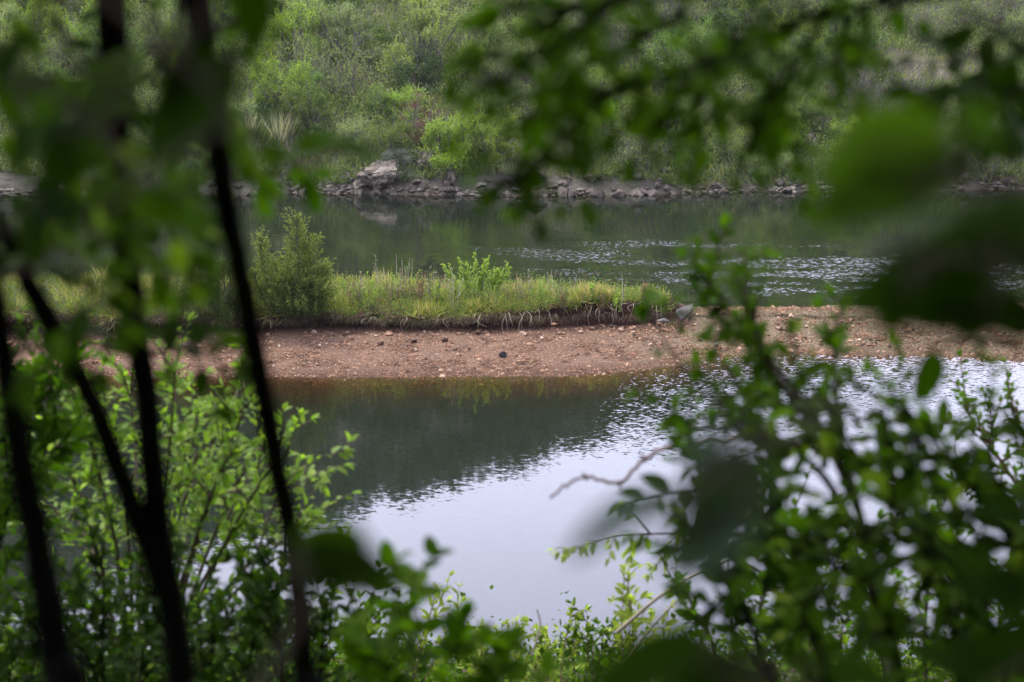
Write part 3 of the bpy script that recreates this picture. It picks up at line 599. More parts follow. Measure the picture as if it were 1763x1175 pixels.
scatter(mb, TPL_BLADE, np.stack([x, y, z-.01], -1), dirs, g.normal(size=(k, 3)), hh, np.clip(.40+patch*.95+g.normal(0, .24, k), 0, 1), .012/.14)
tag(mb.obj('bank_grass', LM['igrass']), 'short green grass on top of the eroded bank', 'grass', kind='stuff')
mb = MB(); nc = 3000; cx = g.uniform(-16, px2x(1150), nc)
for a in cx:
    t = toe_y(a); b_ = back_y(a); t += .30*(1-k_uc(a)); yy = t+.02+(b_-t-.4)*g.random()**1.4; zz = spit_z(a, yy); k = 34; rr = g.uniform(.06, .17)
    q = g.normal(size=(k, 3))*(rr, rr, rr*.9); q[:, 2] = abs(q[:, 2]); tb_ = g.uniform(-.4, .42)+(.35 if g.random() < .12 else 0)
    scatter(mb, TPL_LO, q+(a, yy, zz), g.normal(size=(k, 3))+(0, 0, .8), g.normal(size=(k, 3))+(0, 0, 1), g.uniform(.02, .05, k), np.clip(.4+tb_+g.normal(0, .25, k), 0, 1))
tag(mb.obj('ground_herbs', LM['moss']), 'low broad leaved herbs and moss on the eroded bank', 'ground cover', kind='stuff')
# dead grass curtain over the bank lip
mb = MB(); k = 16000; x = g.uniform(-16, px2x(1150), k); ty = np.array([toe_y(a) for a in x]); z = np.array([spit_z(a, c+.16) for a, c in zip(x, ty)])
kp = (x < px2x(960)) | (g.random(k) < .25); x, ty, z = x[kp], ty[kp], z[kp]; k = len(x)
scatter(mb, TPL_BLADE, np.stack([x, ty+g.uniform(-.05, .1, k), z-g.uniform(0, .12, k)], -1), g.normal(size=(k, 3))*.6+(0, -.5, -.6), g.normal(size=(k, 3)), g.uniform(.05, .2, k), g.random(k), .05)
M['deadgrass'] = leaf_mat('dead_grass', (.05, .036, .024), (.2, .155, .10), .2)
tag(mb.obj('dead_grass', M['deadgrass']), 'dead grass and fine roots hanging over the bank edge', 'dead grass', kind='stuff')

def on_spit(px, py, y0=42.2):
    y = y0
    for _ in range(10):
        P = at_y(px, py, y); y += (P[2]-spit_z(P[0], P[1]))*2
        y = min(max(y, toe_y(P[0])+.1), back_y(P[0])-.3)
    P = at_y(px, py, y); P[2] = spit_z(P[0], P[1]); return P
# cedars
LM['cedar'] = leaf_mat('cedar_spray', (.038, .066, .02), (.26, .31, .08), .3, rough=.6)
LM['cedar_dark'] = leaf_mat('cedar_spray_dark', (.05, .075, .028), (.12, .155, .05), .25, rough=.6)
def cedar(base, H, seed, lm, label, leaders, nb_=150):
    g = np.random.default_rng(seed); root = empty('juniper', base); tag(root, label, 'juniper', 'junipers on the grassy bank')
    tr = MB(); lv = MB()
    for (lx, ly, lh, rad) in leaders:
        h = H*lh; top = np.array([lx, ly, h]); tp = smooth_path([(lx*.2, ly*.2, -.1), (lx*.75, ly*.75, h*.4), top], 6); tube(tr, tp, [.04*lh, .02, .004], 6)
        for q in range(int(nb_*lh)):
            t = .03+.95*g.random(); j = t*(len(tp)-1); j0 = int(j); c = tp[j0]+(tp[min(j0+1, len(tp)-1)]-tp[j0])*(j-j0)
            a = g.uniform(0, 6.28); ln_ = rad*(1-t)**1.05*g.uniform(.45, 1.2)+.09+.10*g.random(); el = R(18+34*t+g.uniform(-12, 14))
            if g.random() < .10: ln_ += .16
            d = np.array([math.cos(a)*math.cos(el), math.sin(a)*math.cos(el), math.sin(el)]); end = c+d*ln_+(0, 0, .16*ln_)
            bp = smooth_path([c, c+d*ln_*.5-(0, 0, .05*ln_), end], 4); tube(tr, bp, [.006, .0015], 3)
            ns = max(5, int(ln_*26))
            for s_ in range(ns):
                tt = .2+.8*(s_+g.random())/ns; jj = tt*(len(bp)-1); k0 = min(int(jj), len(bp)-2); p0 = bp[k0]+(bp[k0+1]-bp[k0])*(jj-k0)
                sd_ = norm(d+g.normal(size=3)*.42+(0, 0, .3)); L_ = g.uniform(.06, .15)*(1.25-tt*.5); n_ = 10; aa = np.linspace(.05, 1, n_)[:, None]
                pts = p0+sd_*aa*L_+np.array([0, 0, -.03])*aa*aa; dd = norm(sd_+g.normal(size=(n_, 3))*.4)
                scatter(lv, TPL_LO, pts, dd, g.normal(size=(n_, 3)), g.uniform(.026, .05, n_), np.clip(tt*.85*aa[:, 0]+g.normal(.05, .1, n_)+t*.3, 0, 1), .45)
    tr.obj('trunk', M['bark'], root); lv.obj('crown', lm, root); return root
P = on_spit(514, 566, 41.9); P[1] = toe_y(P[0])+.25; P[2] = spit_z(P[0], P[1])-.02
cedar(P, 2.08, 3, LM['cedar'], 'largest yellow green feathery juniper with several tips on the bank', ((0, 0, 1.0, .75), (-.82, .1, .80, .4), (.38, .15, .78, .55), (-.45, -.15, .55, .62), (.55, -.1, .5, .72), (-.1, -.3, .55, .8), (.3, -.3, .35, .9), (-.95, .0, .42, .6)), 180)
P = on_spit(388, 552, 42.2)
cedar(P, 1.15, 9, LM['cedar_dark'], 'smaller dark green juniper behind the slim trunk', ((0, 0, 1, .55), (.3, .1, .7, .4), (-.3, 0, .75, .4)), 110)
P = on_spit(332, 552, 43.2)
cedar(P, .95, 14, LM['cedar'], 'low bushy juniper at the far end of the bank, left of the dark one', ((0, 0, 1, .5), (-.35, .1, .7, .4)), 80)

# generic stems with leaves
def leafy(stems, sm, lm, name, label, cat, group=None, tpl=TPL_MID, r0=.01, leaf=.06, step=.05, side=0, sidelen=.3, sidestep=.12, upb=.3, seed=1, k=5, start=.25, origin=None, flat=.5, partnames=('stem', 'foliage'), extra=None, droop=0.0, lw=1.0):
    g = np.random.default_rng(seed); st = MB(); lv = MB(); nleaf = 0
    def leaves_on(P, L_, a0, scale=1.0):
        seg = np.linalg.norm(np.diff(P, axis=0), axis=1); cum = np.concatenate([[0], np.cumsum(seg)]); tot = cum[-1]
        q = np.arange(a0*tot, tot, step*scale); 
        if len(q) == 0: return
        pos = np.stack([np.interp(q, cum, P[:, c]) for c in range(3)], -1); tg = norm(np.stack([np.interp(q+.01, cum, P[:, c]) for c in range(3)], -1)-np.stack([np.interp(q-.01, cum, P[:, c]) for c in range(3)], -1)+1e-6)
        nrm_ = norm(np.array([0, -.35, 1.])+g.normal(size=(len(q), 3))*flat); sd_ = norm(np.cross(tg, nrm_))*np.where(np.arange(len(q)) % 2, 1, -1)[:, None]
        d = norm(tg*.65+sd_*.8+g.normal(size=(len(q), 3))*.25+(0, 0, upb*.4-droop)); s = leaf*g.uniform(.65, 1.15, len(q))*np.clip(1.15-.45*(q/tot), .4, 1.1)
        scatter(lv, tpl, pos, d, nrm_, s, np.clip(g.normal(.5, .25, len(q)), 0, 1), lw)
        # terminal leaves
        scatter(lv, tpl, [P[-1]]*3, norm(tg[-1]+g.normal(size=(3, 3))*.45), g.normal(size=(3, 3))*.3+(0, 0, 1), leaf*.7, g.uniform(.6, 1, 3), lw)
    done = []
    for S_ in stems:
        b_ = np.asarray(S_[0], float)
        if done and cat != 'branch':
            allp = np.concatenate(done); dm = np.linalg.norm(allp-b_, axis=1)
            if dm.min() > .002:
                c_ = allp[dm.argmin()] if dm.min() < .12 else done[0][0]
                if np.linalg.norm(c_-b_) < .9: tube(st, smooth_path([c_, (c_+b_)/2-(0, 0, .04), b_], 3), r0*.8, k)
        done.append(smooth_path(S_, 5))
        P = smooth_path(S_, 5); tot = np.linalg.norm(np.diff(P, axis=0), axis=1).sum(); tube(st, P, [r0, r0*.6, r0*.25], k)
        if side:
            m_ = max(1, int(tot*(1-start)/sidestep))
            for q in range(m_):
                t = start+(1-start)*(q+g.random()*.6)/m_; j = t*(len(P)-1); j0 = min(int(j), len(P)-2); p0 = P[j0]+(P[j0+1]-P[j0])*(j-j0); tg = norm(P[j0+1]-P[j0])
                for _s in range(side):
                    dd = norm(tg*.7+g.normal(size=3)*.75+(0, 0, upb)); L_ = sidelen*g.uniform(.5, 1.2)*(1.1-.5*t)
                    e = p0+dd*L_; T = smooth_path([p0, (p0+e)/2+g.normal(size=3)*.06*L_+(0, 0, .05*L_), e+(0, 0, -droop*L_*.3)], 4); tube(st, T, [r0*.45, r0*.18], 3); leaves_on(T, L_, .12)
            leaves_on(P, tot, max(start, .6))
        else: leaves_on(P, tot, start)
    if extra: extra(st, lv, g)
    o = np.asarray(stems[0][0] if origin is None else origin, float); root = empty(name, o)
    for mb_, nm_, mt_ in ((st, partnames[0], sm), (lv, partnames[1], lm)):
        if mb_.n:
            for a in mb_.v: a -= o
            mb_.obj(nm_, mt_, root)
    return tag(root, label, cat, group)

LM['weed'] = leaf_mat('weed_leaf', (.10, .17, .025), (.27, .35, .08), .45)
LM['dryhead'] = leaf_mat('dry_seed_head', (.2, .17, .11), (.36, .32, .24), .2)
g = np.random.default_rng(31)
def upright(px, base_py, top_py, n_, wpx, seed, lm, sm, label, leaf=.035, step=.03, side=0, r0=.005, y0=43.2, cat='weed', group='weeds growing on the grassy bank', lean=0, **kw):
    if 'dry stalk' in label: r0 = .013; sm = M['twig_pale']
    B = on_spit(px, base_py, y0); pm_ = FPX/np.linalg.norm(B-CAM); gg = np.random.default_rng(seed); H = (at_y(px, top_py, B[1])[2]-B[2]); st = []
    for q in range(n_):
        dx = gg.uniform(-.5, .5)*wpx/pm_; b0 = B+(dx*.55, gg.uniform(-.15, .15), -.03); h = H*(gg.uniform(.55, 1) if q else 1)*(1-.45*abs(dx)/(wpx/pm_*.5+1e-6)*.6)
        tp = B+(dx*1.15+lean, gg.uniform(-.2, .2), h); st.append([b0, (b0+tp)/2+gg.normal(size=3)*.03, tp])
    return leafy(st, sm, lm, 'weed' if cat == 'weed' else cat.replace(' ', '_'), label, cat, group, r0=r0, leaf=leaf, step=step, side=side, seed=seed, k=4, tpl=kw.pop('tpl', TPL_LO), start=kw.pop('start', .3), **kw)
upright(818, 520, 436, 26, 110, 1, LM['weed'], M['bark'], 'tallest leafy lime weed clump in the middle of the bank', .075, .022, side=1, sidelen=.16, sidestep=.07, cat='shrub', upb=.9)
upright(735, 505, 462, 7, 50, 2, LM['weed'], M['bark'], 'loose green weed left of the tallest lime clump', .05, .028, side=1, sidelen=.12)
upright(915, 505, 465, 5, 26, 3, LM['weed'], M['bark'], 'thin green weed right of the tallest lime clump', .045, .026)
upright(985, 520, 487, 5, 30, 4, LM['weed'], M['bark'], 'short green weed behind the bare earth bank', .045, .026)
upright(1022, 520, 488, 5, 34, 5, LM['weed'], M['bark'], 'short leafy weed, middle of three near the bank tip', .045, .026)
upright(1050, 522, 494, 4, 26, 15, LM['weed'], M['bark'], 'low leafy weed just left of the blurred leaf pair', .045, .026)
upright(1120, 540, 490, 6, 54, 6, LM['weed'], M['bark'], 'leafy weed at the right tip of the grassy bank', .05, .026)
upright(1145, 545, 510, 4, 30, 16, LM['weed'], M['bark'], 'small weed hanging over the right tip of the bank', .05, .026)
upright(625, 505, 475, 6, 54, 7, LM['dryhead'], M['twig_pale'], 'low pale dry stalks right of the big juniper', .03, .05)
upright(652, 500, 432, 4, 20, 8, LM['dryhead'], M['twig_grey'], 'tall grey dry stalk with forked head, leftmost of three', .03, .05, start=.72, side=1, sidelen=.12, sidestep=.08)
upright(686, 500, 432, 4, 16, 9, LM['dryhead'], M['twig_grey'], 'tall grey dry stalk cluster, middle of three', .025, .05, start=.6)
upright(702, 500, 432, 4, 16, 10, LM['dryhead'], M['twig_grey'], 'tall grey dry stalk cluster, nearest the lime clump', .025, .05, start=.6)
upright(946, 512, 452, 2, 12, 11, LM['dryhead'], M['twig_pale'], 'thin bleached dry stalk leaning right on the bank', .02, .08, start=.8, lean=.12)
upright(982, 512, 470, 3, 22, 12, LM['dryhead'], M['twig_grey'], 'thin brown dry stalk right of the bleached one', .02, .05, start=.6, lean=.08)
upright(1068, 520, 470, 3, 24, 13, LM['dryhead'], M['twig_grey'], 'thin brown dry stalks near the right tip', .02, .05, start=.6)
upright(650, 515, 470, 16, 90, 17, LM['red'], M['twig_red'], 'reddish fine herb clump below the tall grey stalks', .028, .03, r0=.003, side=0)
upright(300, 540, 455, 14, 120, 18, LM['grey'], M['twig_grey'], 'grey green scrubby bush at the left part of the bank', .05, .035, side=1, sidelen=.25, sidestep=.14, cat='shrub', y0=44)
upright(150, 545, 450, 16, 140, 19, LM['mid'], M['twig_grey'], 'leafy bush at the left end of the bank behind the trunks', .06, .035, side=1, sidelen=.25, sidestep=.14, cat='shrub', y0=44)
upright(30, 550, 450, 14, 140, 20, LM['grey'], M['twig_grey'], 'dull bush at the far left end of the bank', .06, .035, side=1, sidelen=.25, sidestep=.14, cat='shrub', y0=44)
upright(425, 545, 470, 8, 50, 22, LM['weed'], M['twig_grey'], 'yellowish weeds between the two junipers', .04, .03, y0=43.5)
gw = random.Random(5); lstw = []
for q in range(78):
    pxx = gw.uniform(570, 1150) if q < 60 else gw.uniform(590, 880); lstw.append((pxx, gw.choice(['weed', 'weed', 'grey', 'red', 'dryhead', 'weed'])))
lstw.sort(); cntw = {}
for q, (pxx, kd) in enumerate(lstw):
    dry = kd == 'dryhead'; cntw[kd] = cntw.get(kd, 0)+1; cen = math.exp(-((pxx-740)/170)**2)
    upright(pxx, gw.uniform(505, 535), gw.uniform(468, 500)-10*cen-(8 if dry else 0)+(16 if pxx > 1000 else 0), gw.randint(4, 8), gw.uniform(20, 52)*(.6+.5*cen), 200+q, LM[kd], M['twig_pale'] if dry else M['bark'],
            nth(cntw[kd])+{'weed': ' low fresh green weed', 'grey': ' low dull green weed', 'red': ' low rusty brown weed', 'dryhead': ' low bleached weed'}[kd]+' from the left in the grass of the bank', gw.uniform(.04, .07), .026, start=.15 if not dry else .6, y0=gw.uniform(42.2, 44.5), r0=.004, side=0 if dry else 1, sidelen=.1, sidestep=.09)
# exposed roots over the eroded face
for q, (a, c, wd, dn) in enumerate(((640, 545, 50, 12), (700, 548, 40, 20), (765, 552, 50, 26), (835, 548, 60, 36), (868, 545, 50, 46), (905, 548, 40, 40), (930, 545, 30, 30), (1030, 538, 30, 34), (1058, 538, 22, 30), (1085, 540, 30, 24), (1130, 540, 24, 26))):
    gg = np.random.default_rng(70+q); mb = MB(); x0 = at_y(a, c, 41.6)[0]; t = toe_y(x0); top = np.array([x0, t+.0, k_tz(x0)+k_bh(x0)+.02])
    for _ in range(3):
        s0 = top+(gg.normal()*.12, -.06+gg.uniform(-.05, .05), gg.uniform(-.1, .03)); e = s0+(gg.uniform(-.25, .25)*wd/85, gg.uniform(-.35, -.1), -gg.uniform(.3, 1)*dn/85)
        tube(mb, smooth_path([s0, (s0+e)/2+gg.normal(size=3)*.05+(0, -.06, .04), e], 5), [.005, .0035, .002], 4)
    tag(mb.obj('exposed_root', M['twig_pale'], origin=top), ['short thin', 'wispy', 'loose', 'tangled', 'longest forked', 'long straggly', 'slim', 'bent', 'paired', 'fine', 'last thin'][q]+' pale roots hanging from the bank, number '+['one', 'two', 'three', 'four', 'five', 'six', 'seven', 'eight', 'nine', 'ten', 'eleven'][q]+' from the left', 'root', 'bleached roots hanging over the eroded bank')
# bleached branch lying on the grass
mb = MB(); P = [at_y(a, c, 42.0) for a, c in ((560, 552), (585, 545), (600, 532))]; tube(mb, smooth_path(P, 5), [.008, .005], 4)
tag(mb.obj('dead_twig', M['twig_pale'], origin=P[0]), 'curved pale dead twig beside the big juniper', 'twig')

exec_fore = True
tag(SHADEWOOD.obj('shadewood', LM['dark']), 'dark woodland added unseen behind the viewpoint to shade the foreground', 'shadewood', kind='stuff')
# ================================================================== near plants around the camera
LM['near_bright'] = leaf_mat('near_leaf_bright', (.085, .165, .016), (.20, .30, .04), .45, rough=.6, spec=.15)
LM['near_mid'] = leaf_mat('near_leaf_mid', (.026, .066, .002), (.07, .14, .006), .45, rough=.75, spec=.05, tboost=(1.4, 1.6, .5))
LM['near_shaded'] = leaf_mat('near_leaf_shaded', (.006, .016, .001), (.018, .042, .0015), .4, rough=.75, spec=.05, tboost=(1.4, 1.6, .5))  # foreground shade is put into this leaf colour
LM['near_shade_mix'] = leaf_mat('near_leaf_shade_mix', (.009, .024, .001), (.052, .105, .006), .5, rough=.75, spec=.05, c2=(.13, .20, .015))  # lowered leaf colour stands in for shade within the near foliage
LM['near_blue'] = leaf_mat('near_leaf_bluish', (.022, .045, .022), (.045, .075, .038), .2, rough=.5, spec=.25)
LM['near_yellow'] = leaf_mat('near_leaf_yellowish', (.14, .20, .02), (.26, .32, .04), .45, rough=.6, spec=.15)
M['bark_near'] = M['bark_backlit']
def hero(lv, base, tip, d0, d1, wid=1.0, tpl=TPL_HI, tilt=(0, 0, 0), tint=.5):
    """one near leaf from its stalk end to its tip (photo pixels at real distances)"""
    a = at(*base, d0); b_ = at(*tip, d1); nn_ = norm(np.array([0, -1, .35])+np.array(tilt)); scatter(lv, tpl, [a], [b_-a], [nn_], np.linalg.norm(b_-a), tint, wid)
def heroes(name, label, cat, stem, leaves, lm, d, r0=.003, group=None, sm=None, tpl=TPL_HI):
    st = MB(); lv = MB(); sp_ = smooth_path([at(a, c, e) for a, c, e in stem], 6); tube(st, sp_, [r0, r0*.6], 6)
    for (b0, t0, wd, tl) in leaves: 
        hero(lv, b0, t0, d, d*1.02, wd, tpl, tl, random.random())
        p0 = at(*b0, d); j = np.argmin(np.linalg.norm(sp_-p0, axis=1)); tube(st, [sp_[j], (sp_[j]+p0)/2+(0, 0, .004), p0], r0*.5, 4)
    o = sp_[0]; root = empty(name, o); 
    for a in st.v+lv.v: a -= o
    st.obj('twig', sm or M['bark'], root); lv.obj('foliage', lm, root); return tag(root, label, cat, group)
def trunk(mb, pts, radii, k=12, seed=0):
    P = smooth_path(pts, 8); n_ = len(P); rr = .5*np.interp(np.linspace(0, 1, n_), np.linspace(0, 1, len(radii)), radii)
    rr = rr*np.array([1+.06*fb(q*.35, seed, 0) for q in range(n_)]); P = P+np.array([[fb(q*.3, seed, 5)*.002, 0, 0] for q in range(n_)]); tube(mb, P, list(rr), k)
    return P
def ground(p): return np.array([p[0], p[1], bank_z(p[0], p[1])-.15])
def shade_canopy(mb, cx, cy, cz, rx, ry, rz, nleaf, ls, seed):  # unseen crowns placed overhead to shade the near plants
    g = np.random.default_rng(seed); nc_ = 60; c = g.uniform(-1, 1, (nc_*2, 3)); c = c[np.linalg.norm(c, axis=1) < 1][:nc_]
    for q in c:
        k = nleaf//len(c); u = norm(g.normal(size=(k, 3)))*(g.random((k, 1))**.5)*g.uniform(.5, .9); pos = np.array([cx, cy, cz])+q*(rx, ry, rz)+u*(1, 1, .6)
        # keep the crown above the view
        r_ = pos-CAM; keep = (r_ @ UP) > .19*(r_ @ FW)+.12; pos = pos[keep]; u = u[keep]; k = len(pos)
        scatter(mb, TPL_LO, pos, g.normal(size=(k, 3))+(0, 0, -.2), g.normal(size=(k, 3))*.6+(0, 0, 1), ls*g.uniform(.7, 1.2, k), g.random(k), 1.3)
# --- forked tree
root = empty('forked_tree', ground(at(330, 1500, 2.43))); o0 = np.array(root.location)
def sub(mb, nm, mt): 
    for a in mb.v: a -= o0
    return mb.obj(nm, mt, root)
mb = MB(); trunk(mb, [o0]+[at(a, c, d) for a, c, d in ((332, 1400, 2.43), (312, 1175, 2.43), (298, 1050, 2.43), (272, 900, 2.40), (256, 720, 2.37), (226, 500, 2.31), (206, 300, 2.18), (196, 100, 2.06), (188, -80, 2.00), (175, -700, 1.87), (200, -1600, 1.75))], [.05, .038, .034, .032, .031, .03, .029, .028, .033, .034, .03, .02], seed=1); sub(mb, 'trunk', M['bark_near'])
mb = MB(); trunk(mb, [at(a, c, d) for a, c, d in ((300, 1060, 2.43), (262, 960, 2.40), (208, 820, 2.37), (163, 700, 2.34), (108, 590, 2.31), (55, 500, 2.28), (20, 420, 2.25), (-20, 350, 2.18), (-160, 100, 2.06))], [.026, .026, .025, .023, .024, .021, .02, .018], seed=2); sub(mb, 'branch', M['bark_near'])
mb = MB(); shade_canopy(mb, -1.2, 3.0, 11.6, 4.2, 3.4, 1.7, 16000, .11, 5); sub(mb, 'crown', LM['near_shaded'])
tag(root, 'black forked tree whose side branch leans to the left edge', 'tree')
# --- slim tree
root = empty('slim_tree', ground(at(530, 1500, 2.06))); o0 = np.array(root.location)
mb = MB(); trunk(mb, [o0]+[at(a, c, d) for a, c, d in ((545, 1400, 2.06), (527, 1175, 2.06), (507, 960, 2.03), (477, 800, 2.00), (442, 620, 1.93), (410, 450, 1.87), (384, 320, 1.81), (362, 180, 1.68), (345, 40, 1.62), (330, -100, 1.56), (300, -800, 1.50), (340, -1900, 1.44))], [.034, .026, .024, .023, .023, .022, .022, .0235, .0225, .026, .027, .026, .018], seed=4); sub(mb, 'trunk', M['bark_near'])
mb = MB(); shade_canopy(mb, .8, 1.6, 11.9, 3.6, 3.2, 1.4, 12000, .11, 6); sub(mb, 'crown', LM['near_shaded'])
tag(root, 'slim black trunk curving down just right of the forked tree', 'tree')
# --- tree at the left edge
root = empty('leaning_tree', ground(at(125, 1600, 1.81))); o0 = np.array(root.location)
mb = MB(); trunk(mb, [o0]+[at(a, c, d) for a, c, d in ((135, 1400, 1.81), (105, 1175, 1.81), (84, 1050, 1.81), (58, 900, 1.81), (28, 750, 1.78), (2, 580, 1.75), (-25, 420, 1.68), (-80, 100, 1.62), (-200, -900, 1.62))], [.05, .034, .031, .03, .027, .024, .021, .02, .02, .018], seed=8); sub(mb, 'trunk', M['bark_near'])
mb = MB(); shade_canopy(mb, -4.2, 1.5, 11.2, 3.0, 3.2, 1.6, 9000, .11, 7); sub(mb, 'crown', LM['near_shaded'])
tag(root, 'thick black trunk leaning along the left edge of the view', 'tree')

root = empty('added_shade_tree', ground(np.array([4.2, 2.4, 0]))); o0 = np.array(root.location)  # out of view, added to darken the near leaves on the right
mb = MB(); trunk(mb, [o0, o0+(0, .1, 2), o0+(-.2, .1, 4), o0+(-.9, .3, 6)], [.14, .12, .10, .06], seed=12); sub(mb, 'trunk', M['bark_near'])
mb = MB(); shade_canopy(mb, 3.4, 3.0, 11.3, 3.6, 3.4, 1.6, 16000, .12, 17); sub(mb, 'crown', LM['near_shaded'])
tag(root, 'unseen tree added to shade the right side of the viewpoint', 'tree')
# --- hanging leafy branches, upper left
T3 = lambda lst: [[at(a, c, d) for a, c, d in st_] for st_ in lst]
leafy(T3([[(-150, -250, 1.72), (-40, 60, 1.64), (70, 220, 1.64), (110, 330, 1.64)], [(-150, 90, 1.79), (0, 150, 1.79), (90, 140, 1.79), (130, 190, 1.79)], [(-120, 380, 1.72), (20, 400, 1.72), (120, 440, 1.72), (200, 560, 1.72)],
          [(60, -150, 1.87), (110, 60, 1.87), (180, 200, 1.87), (240, 380, 1.87)], [(-60, 480, 1.87), (60, 470, 1.87), (180, 500, 1.87)]]),
      M['bark'], LM['near_shade_mix'], 'leafy_branch', 'hanging leafy branches in front of the forked tree at the upper left', 'branch', tpl=TPL_MID, r0=.004, leaf=.05, step=.026, side=1, sidelen=.15, sidestep=.045, seed=51, upb=.1, start=.15, lw=1.25)
leafy(T3([[(330, -200, 2.03), (300, 80, 2.03), (290, 260, 2.03), (310, 400, 2.03), (290, 500, 2.03)], [(420, -150, 1.87), (440, 10, 1.87), (400, 110, 1.87), (350, 170, 1.87)], [(200, -100, 2.11), (320, 120, 2.11), (450, 250, 2.11)], [(250, 330, 2.26), (310, 450, 2.26), (300, 620, 2.26)]]),
      M['bark'], LM['near_shade_mix'], 'leafy_branch', 'hanging leafy branches between the forked tree and the slim trunk', 'branch', tpl=TPL_MID, r0=.004, leaf=.048, step=.028, side=1, sidelen=.14, sidestep=.06, seed=52, upb=.0, start=.2, lw=1.25)
leafy(T3([[(430, 20, 2.50), (240, 140, 2.50), (120, 290, 2.50), (60, 420, 2.50)], [(100, 560, 2.65), (220, 610, 2.65), (330, 600, 2.65), (400, 640, 2.65)], [(-30, 640, 2.81), (60, 600, 2.81), (160, 640, 2.81)]]),
      M['bark'], LM['near_shaded'], 'leafy_branch', 'darkest thin leafy twigs crossing behind the forked tree', 'branch', tpl=TPL_MID, r0=.006, leaf=.048, step=.028, side=2, sidelen=.17, sidestep=.08, seed=53, upb=.1, start=.2, lw=1.2)
heroes('leafy_twig', 'big blurred dark leaves across the two trunks near the top', 'twig', [(-80, -300, 0.95), (120, -60, 0.95), (330, 120, 0.95), (430, 250, 0.95)],
       [((420, 100), (215, 270), 1.1, (.1, 0, .2)), ((440, -60), (430, 110), 1.1, (0, 0, 0)), ((120, 230), (70, 360), 1.1, (0, 0, -.2)), ((170, 230), (20, 215), .8, (0, 0, .4)), ((340, 60), (270, 210), .9, (0, 0, .4)), ((150, 390), (20, 330), .9, (.3, 0, 0)), ((60, 60), (-40, 150), .9, (0, 0, 0))], LM['near_shaded'], 0.95)
heroes('leafy_twig', 'bright green blurred leaf pair between the trunks', 'twig', [(-60, 60, 1.3), (140, 200, 1.3), (240, 300, 1.3), (330, 350, 1.3)],
       [((240, 330), (370, 390), 1.3, (.3, 0, .5)), ((330, 300), (255, 400), .9, (0, 0, .3)), ((120, 150), (30, 260), 1.0, (.2, 0, .6))], LM['near_mid'], 1.3)
heroes('leafy_twig', 'twig of bright leaves reaching right past the slim trunk over the far river', 'twig', [(300, 250, 2.1), (400, 300, 2.1), (500, 290, 2.1), (580, 262, 2.1), (640, 262, 2.1)],
       [((510, 262), (597, 224), .9, (0, 0, .4)), ((582, 256), (662, 262), .95, (0, .1, .5)), ((500, 285), (540, 330), .8, (0, 0, -.4)), ((540, 285), (580, 318), .7, (0, 0, -.3)), ((470, 285), (520, 255), .6, (0, 0, .3)),
        ((430, 300), (505, 345), .8, (0, 0, .2)), ((400, 280), (450, 250), .8, (0, 0, .3)), ((440, 320), (470, 390), .7, (0, 0, .2)), ((520, 300), (560, 380), .7, (.3, 0, -.3)), ((380, 300), (400, 370), .9, (0, 0, .2)), ((405, 90), (462, 118), .9, (0, 0, .5))], LM['near_mid'], 2.1)
# --- overhanging branch, upper right
leafy(T3([[(1850, -40, 2.20), (1600, -5, 2.13), (1400, 30, 2.05), (1250, 95, 2.05), (1120, 140, 1.98), (1040, 175, 1.98), (960, 235, 1.98), (905, 290, 1.98), (845, 322, 1.98)],
          [(1480, -60, 2.05), (1250, -20, 2.05), (1020, 10, 2.05), (850, 20, 2.05)], [(1420, 10, 1.98), (1380, 100, 1.98), (1310, 190, 1.98), (1275, 300, 1.98)],
          [(1280, 60, 1.90), (1160, 170, 1.90), (1090, 280, 1.90)], [(1450, 0, 2.05), (1450, 90, 2.05), (1350, 150, 2.05), (1210, 200, 2.05)], [(1120, -40, 1.90), (980, 60, 1.90), (900, 110, 1.90), (820, 160, 1.90)],
          [(1230, 110, 2.13), (1190, 210, 2.13), (1140, 265, 2.13)], [(1560, -40, 1.98), (1490, 20, 1.98), (1440, 60, 1.98)], [(1060, 160, 1.98), (960, 150, 1.98), (870, 190, 1.98)], [(1310, 120, 2.20), (1350, 200, 2.20), (1370, 270, 2.20)],
          [(1000, 10, 1.90), (900, 60, 1.90), (850, 90, 1.90)], [(1180, 20, 1.98), (1080, 80, 1.98), (1000, 110, 1.98)]]),
      M['bark_near'], LM['near_mid'], 'leafy_branch', 'large overhanging branch crowded with small leaves at the top right of centre', 'branch', tpl=TPL_MID, r0=.006, leaf=.036, step=.021, side=2, sidelen=.105, sidestep=.042, seed=54, upb=.0, start=.14, lw=1.35)
leafy(T3([[(1900, 20, 2.4), (1760, 90, 2.4), (1700, 120, 2.4), (1650, 150, 2.4)], [(1880, 120, 1.90), (1760, 150, 1.90), (1730, 220, 1.90)], [(1850, 200, 1.98), (1740, 220, 1.98), (1690, 250, 1.98)], [(1850, 60, 2.3), (1700, 60, 2.3), (1690, 160, 2.3)]]),
      M['bark_near'], LM['near_shaded'], 'leafy_branch', 'dark leafy branch end entering at the upper right edge', 'branch', tpl=TPL_MID, r0=.005, leaf=.052, step=.025, side=2, sidelen=.14, sidestep=.06, seed=55, upb=.0, start=.3, lw=1.3)
heroes('leafy_twig', 'very large out of focus bright leaf over the far shore on the right', 'twig', [(1900, 330, 0.85), (1760, 320, 0.85), (1640, 315, 0.85), (1560, 320, 0.85)],
       [((1665, 315), (1395, 275), .85, (0, .0, .1)), ((1640, 245), (1435, 215), .85, (0, 0, .1)), ((1610, 330), (1400, 350), .75, (0, 0, .2)), ((1650, 290), (1480, 260), 1.0, (0, 0, .1)), ((1610, 310), (1365, 375), .62, (0, 0, .3)), ((1640, 200), (1745, 225), .9, (0, 0, .1))], LM['near_mid'], 0.85, tpl=TPL_ROUND)
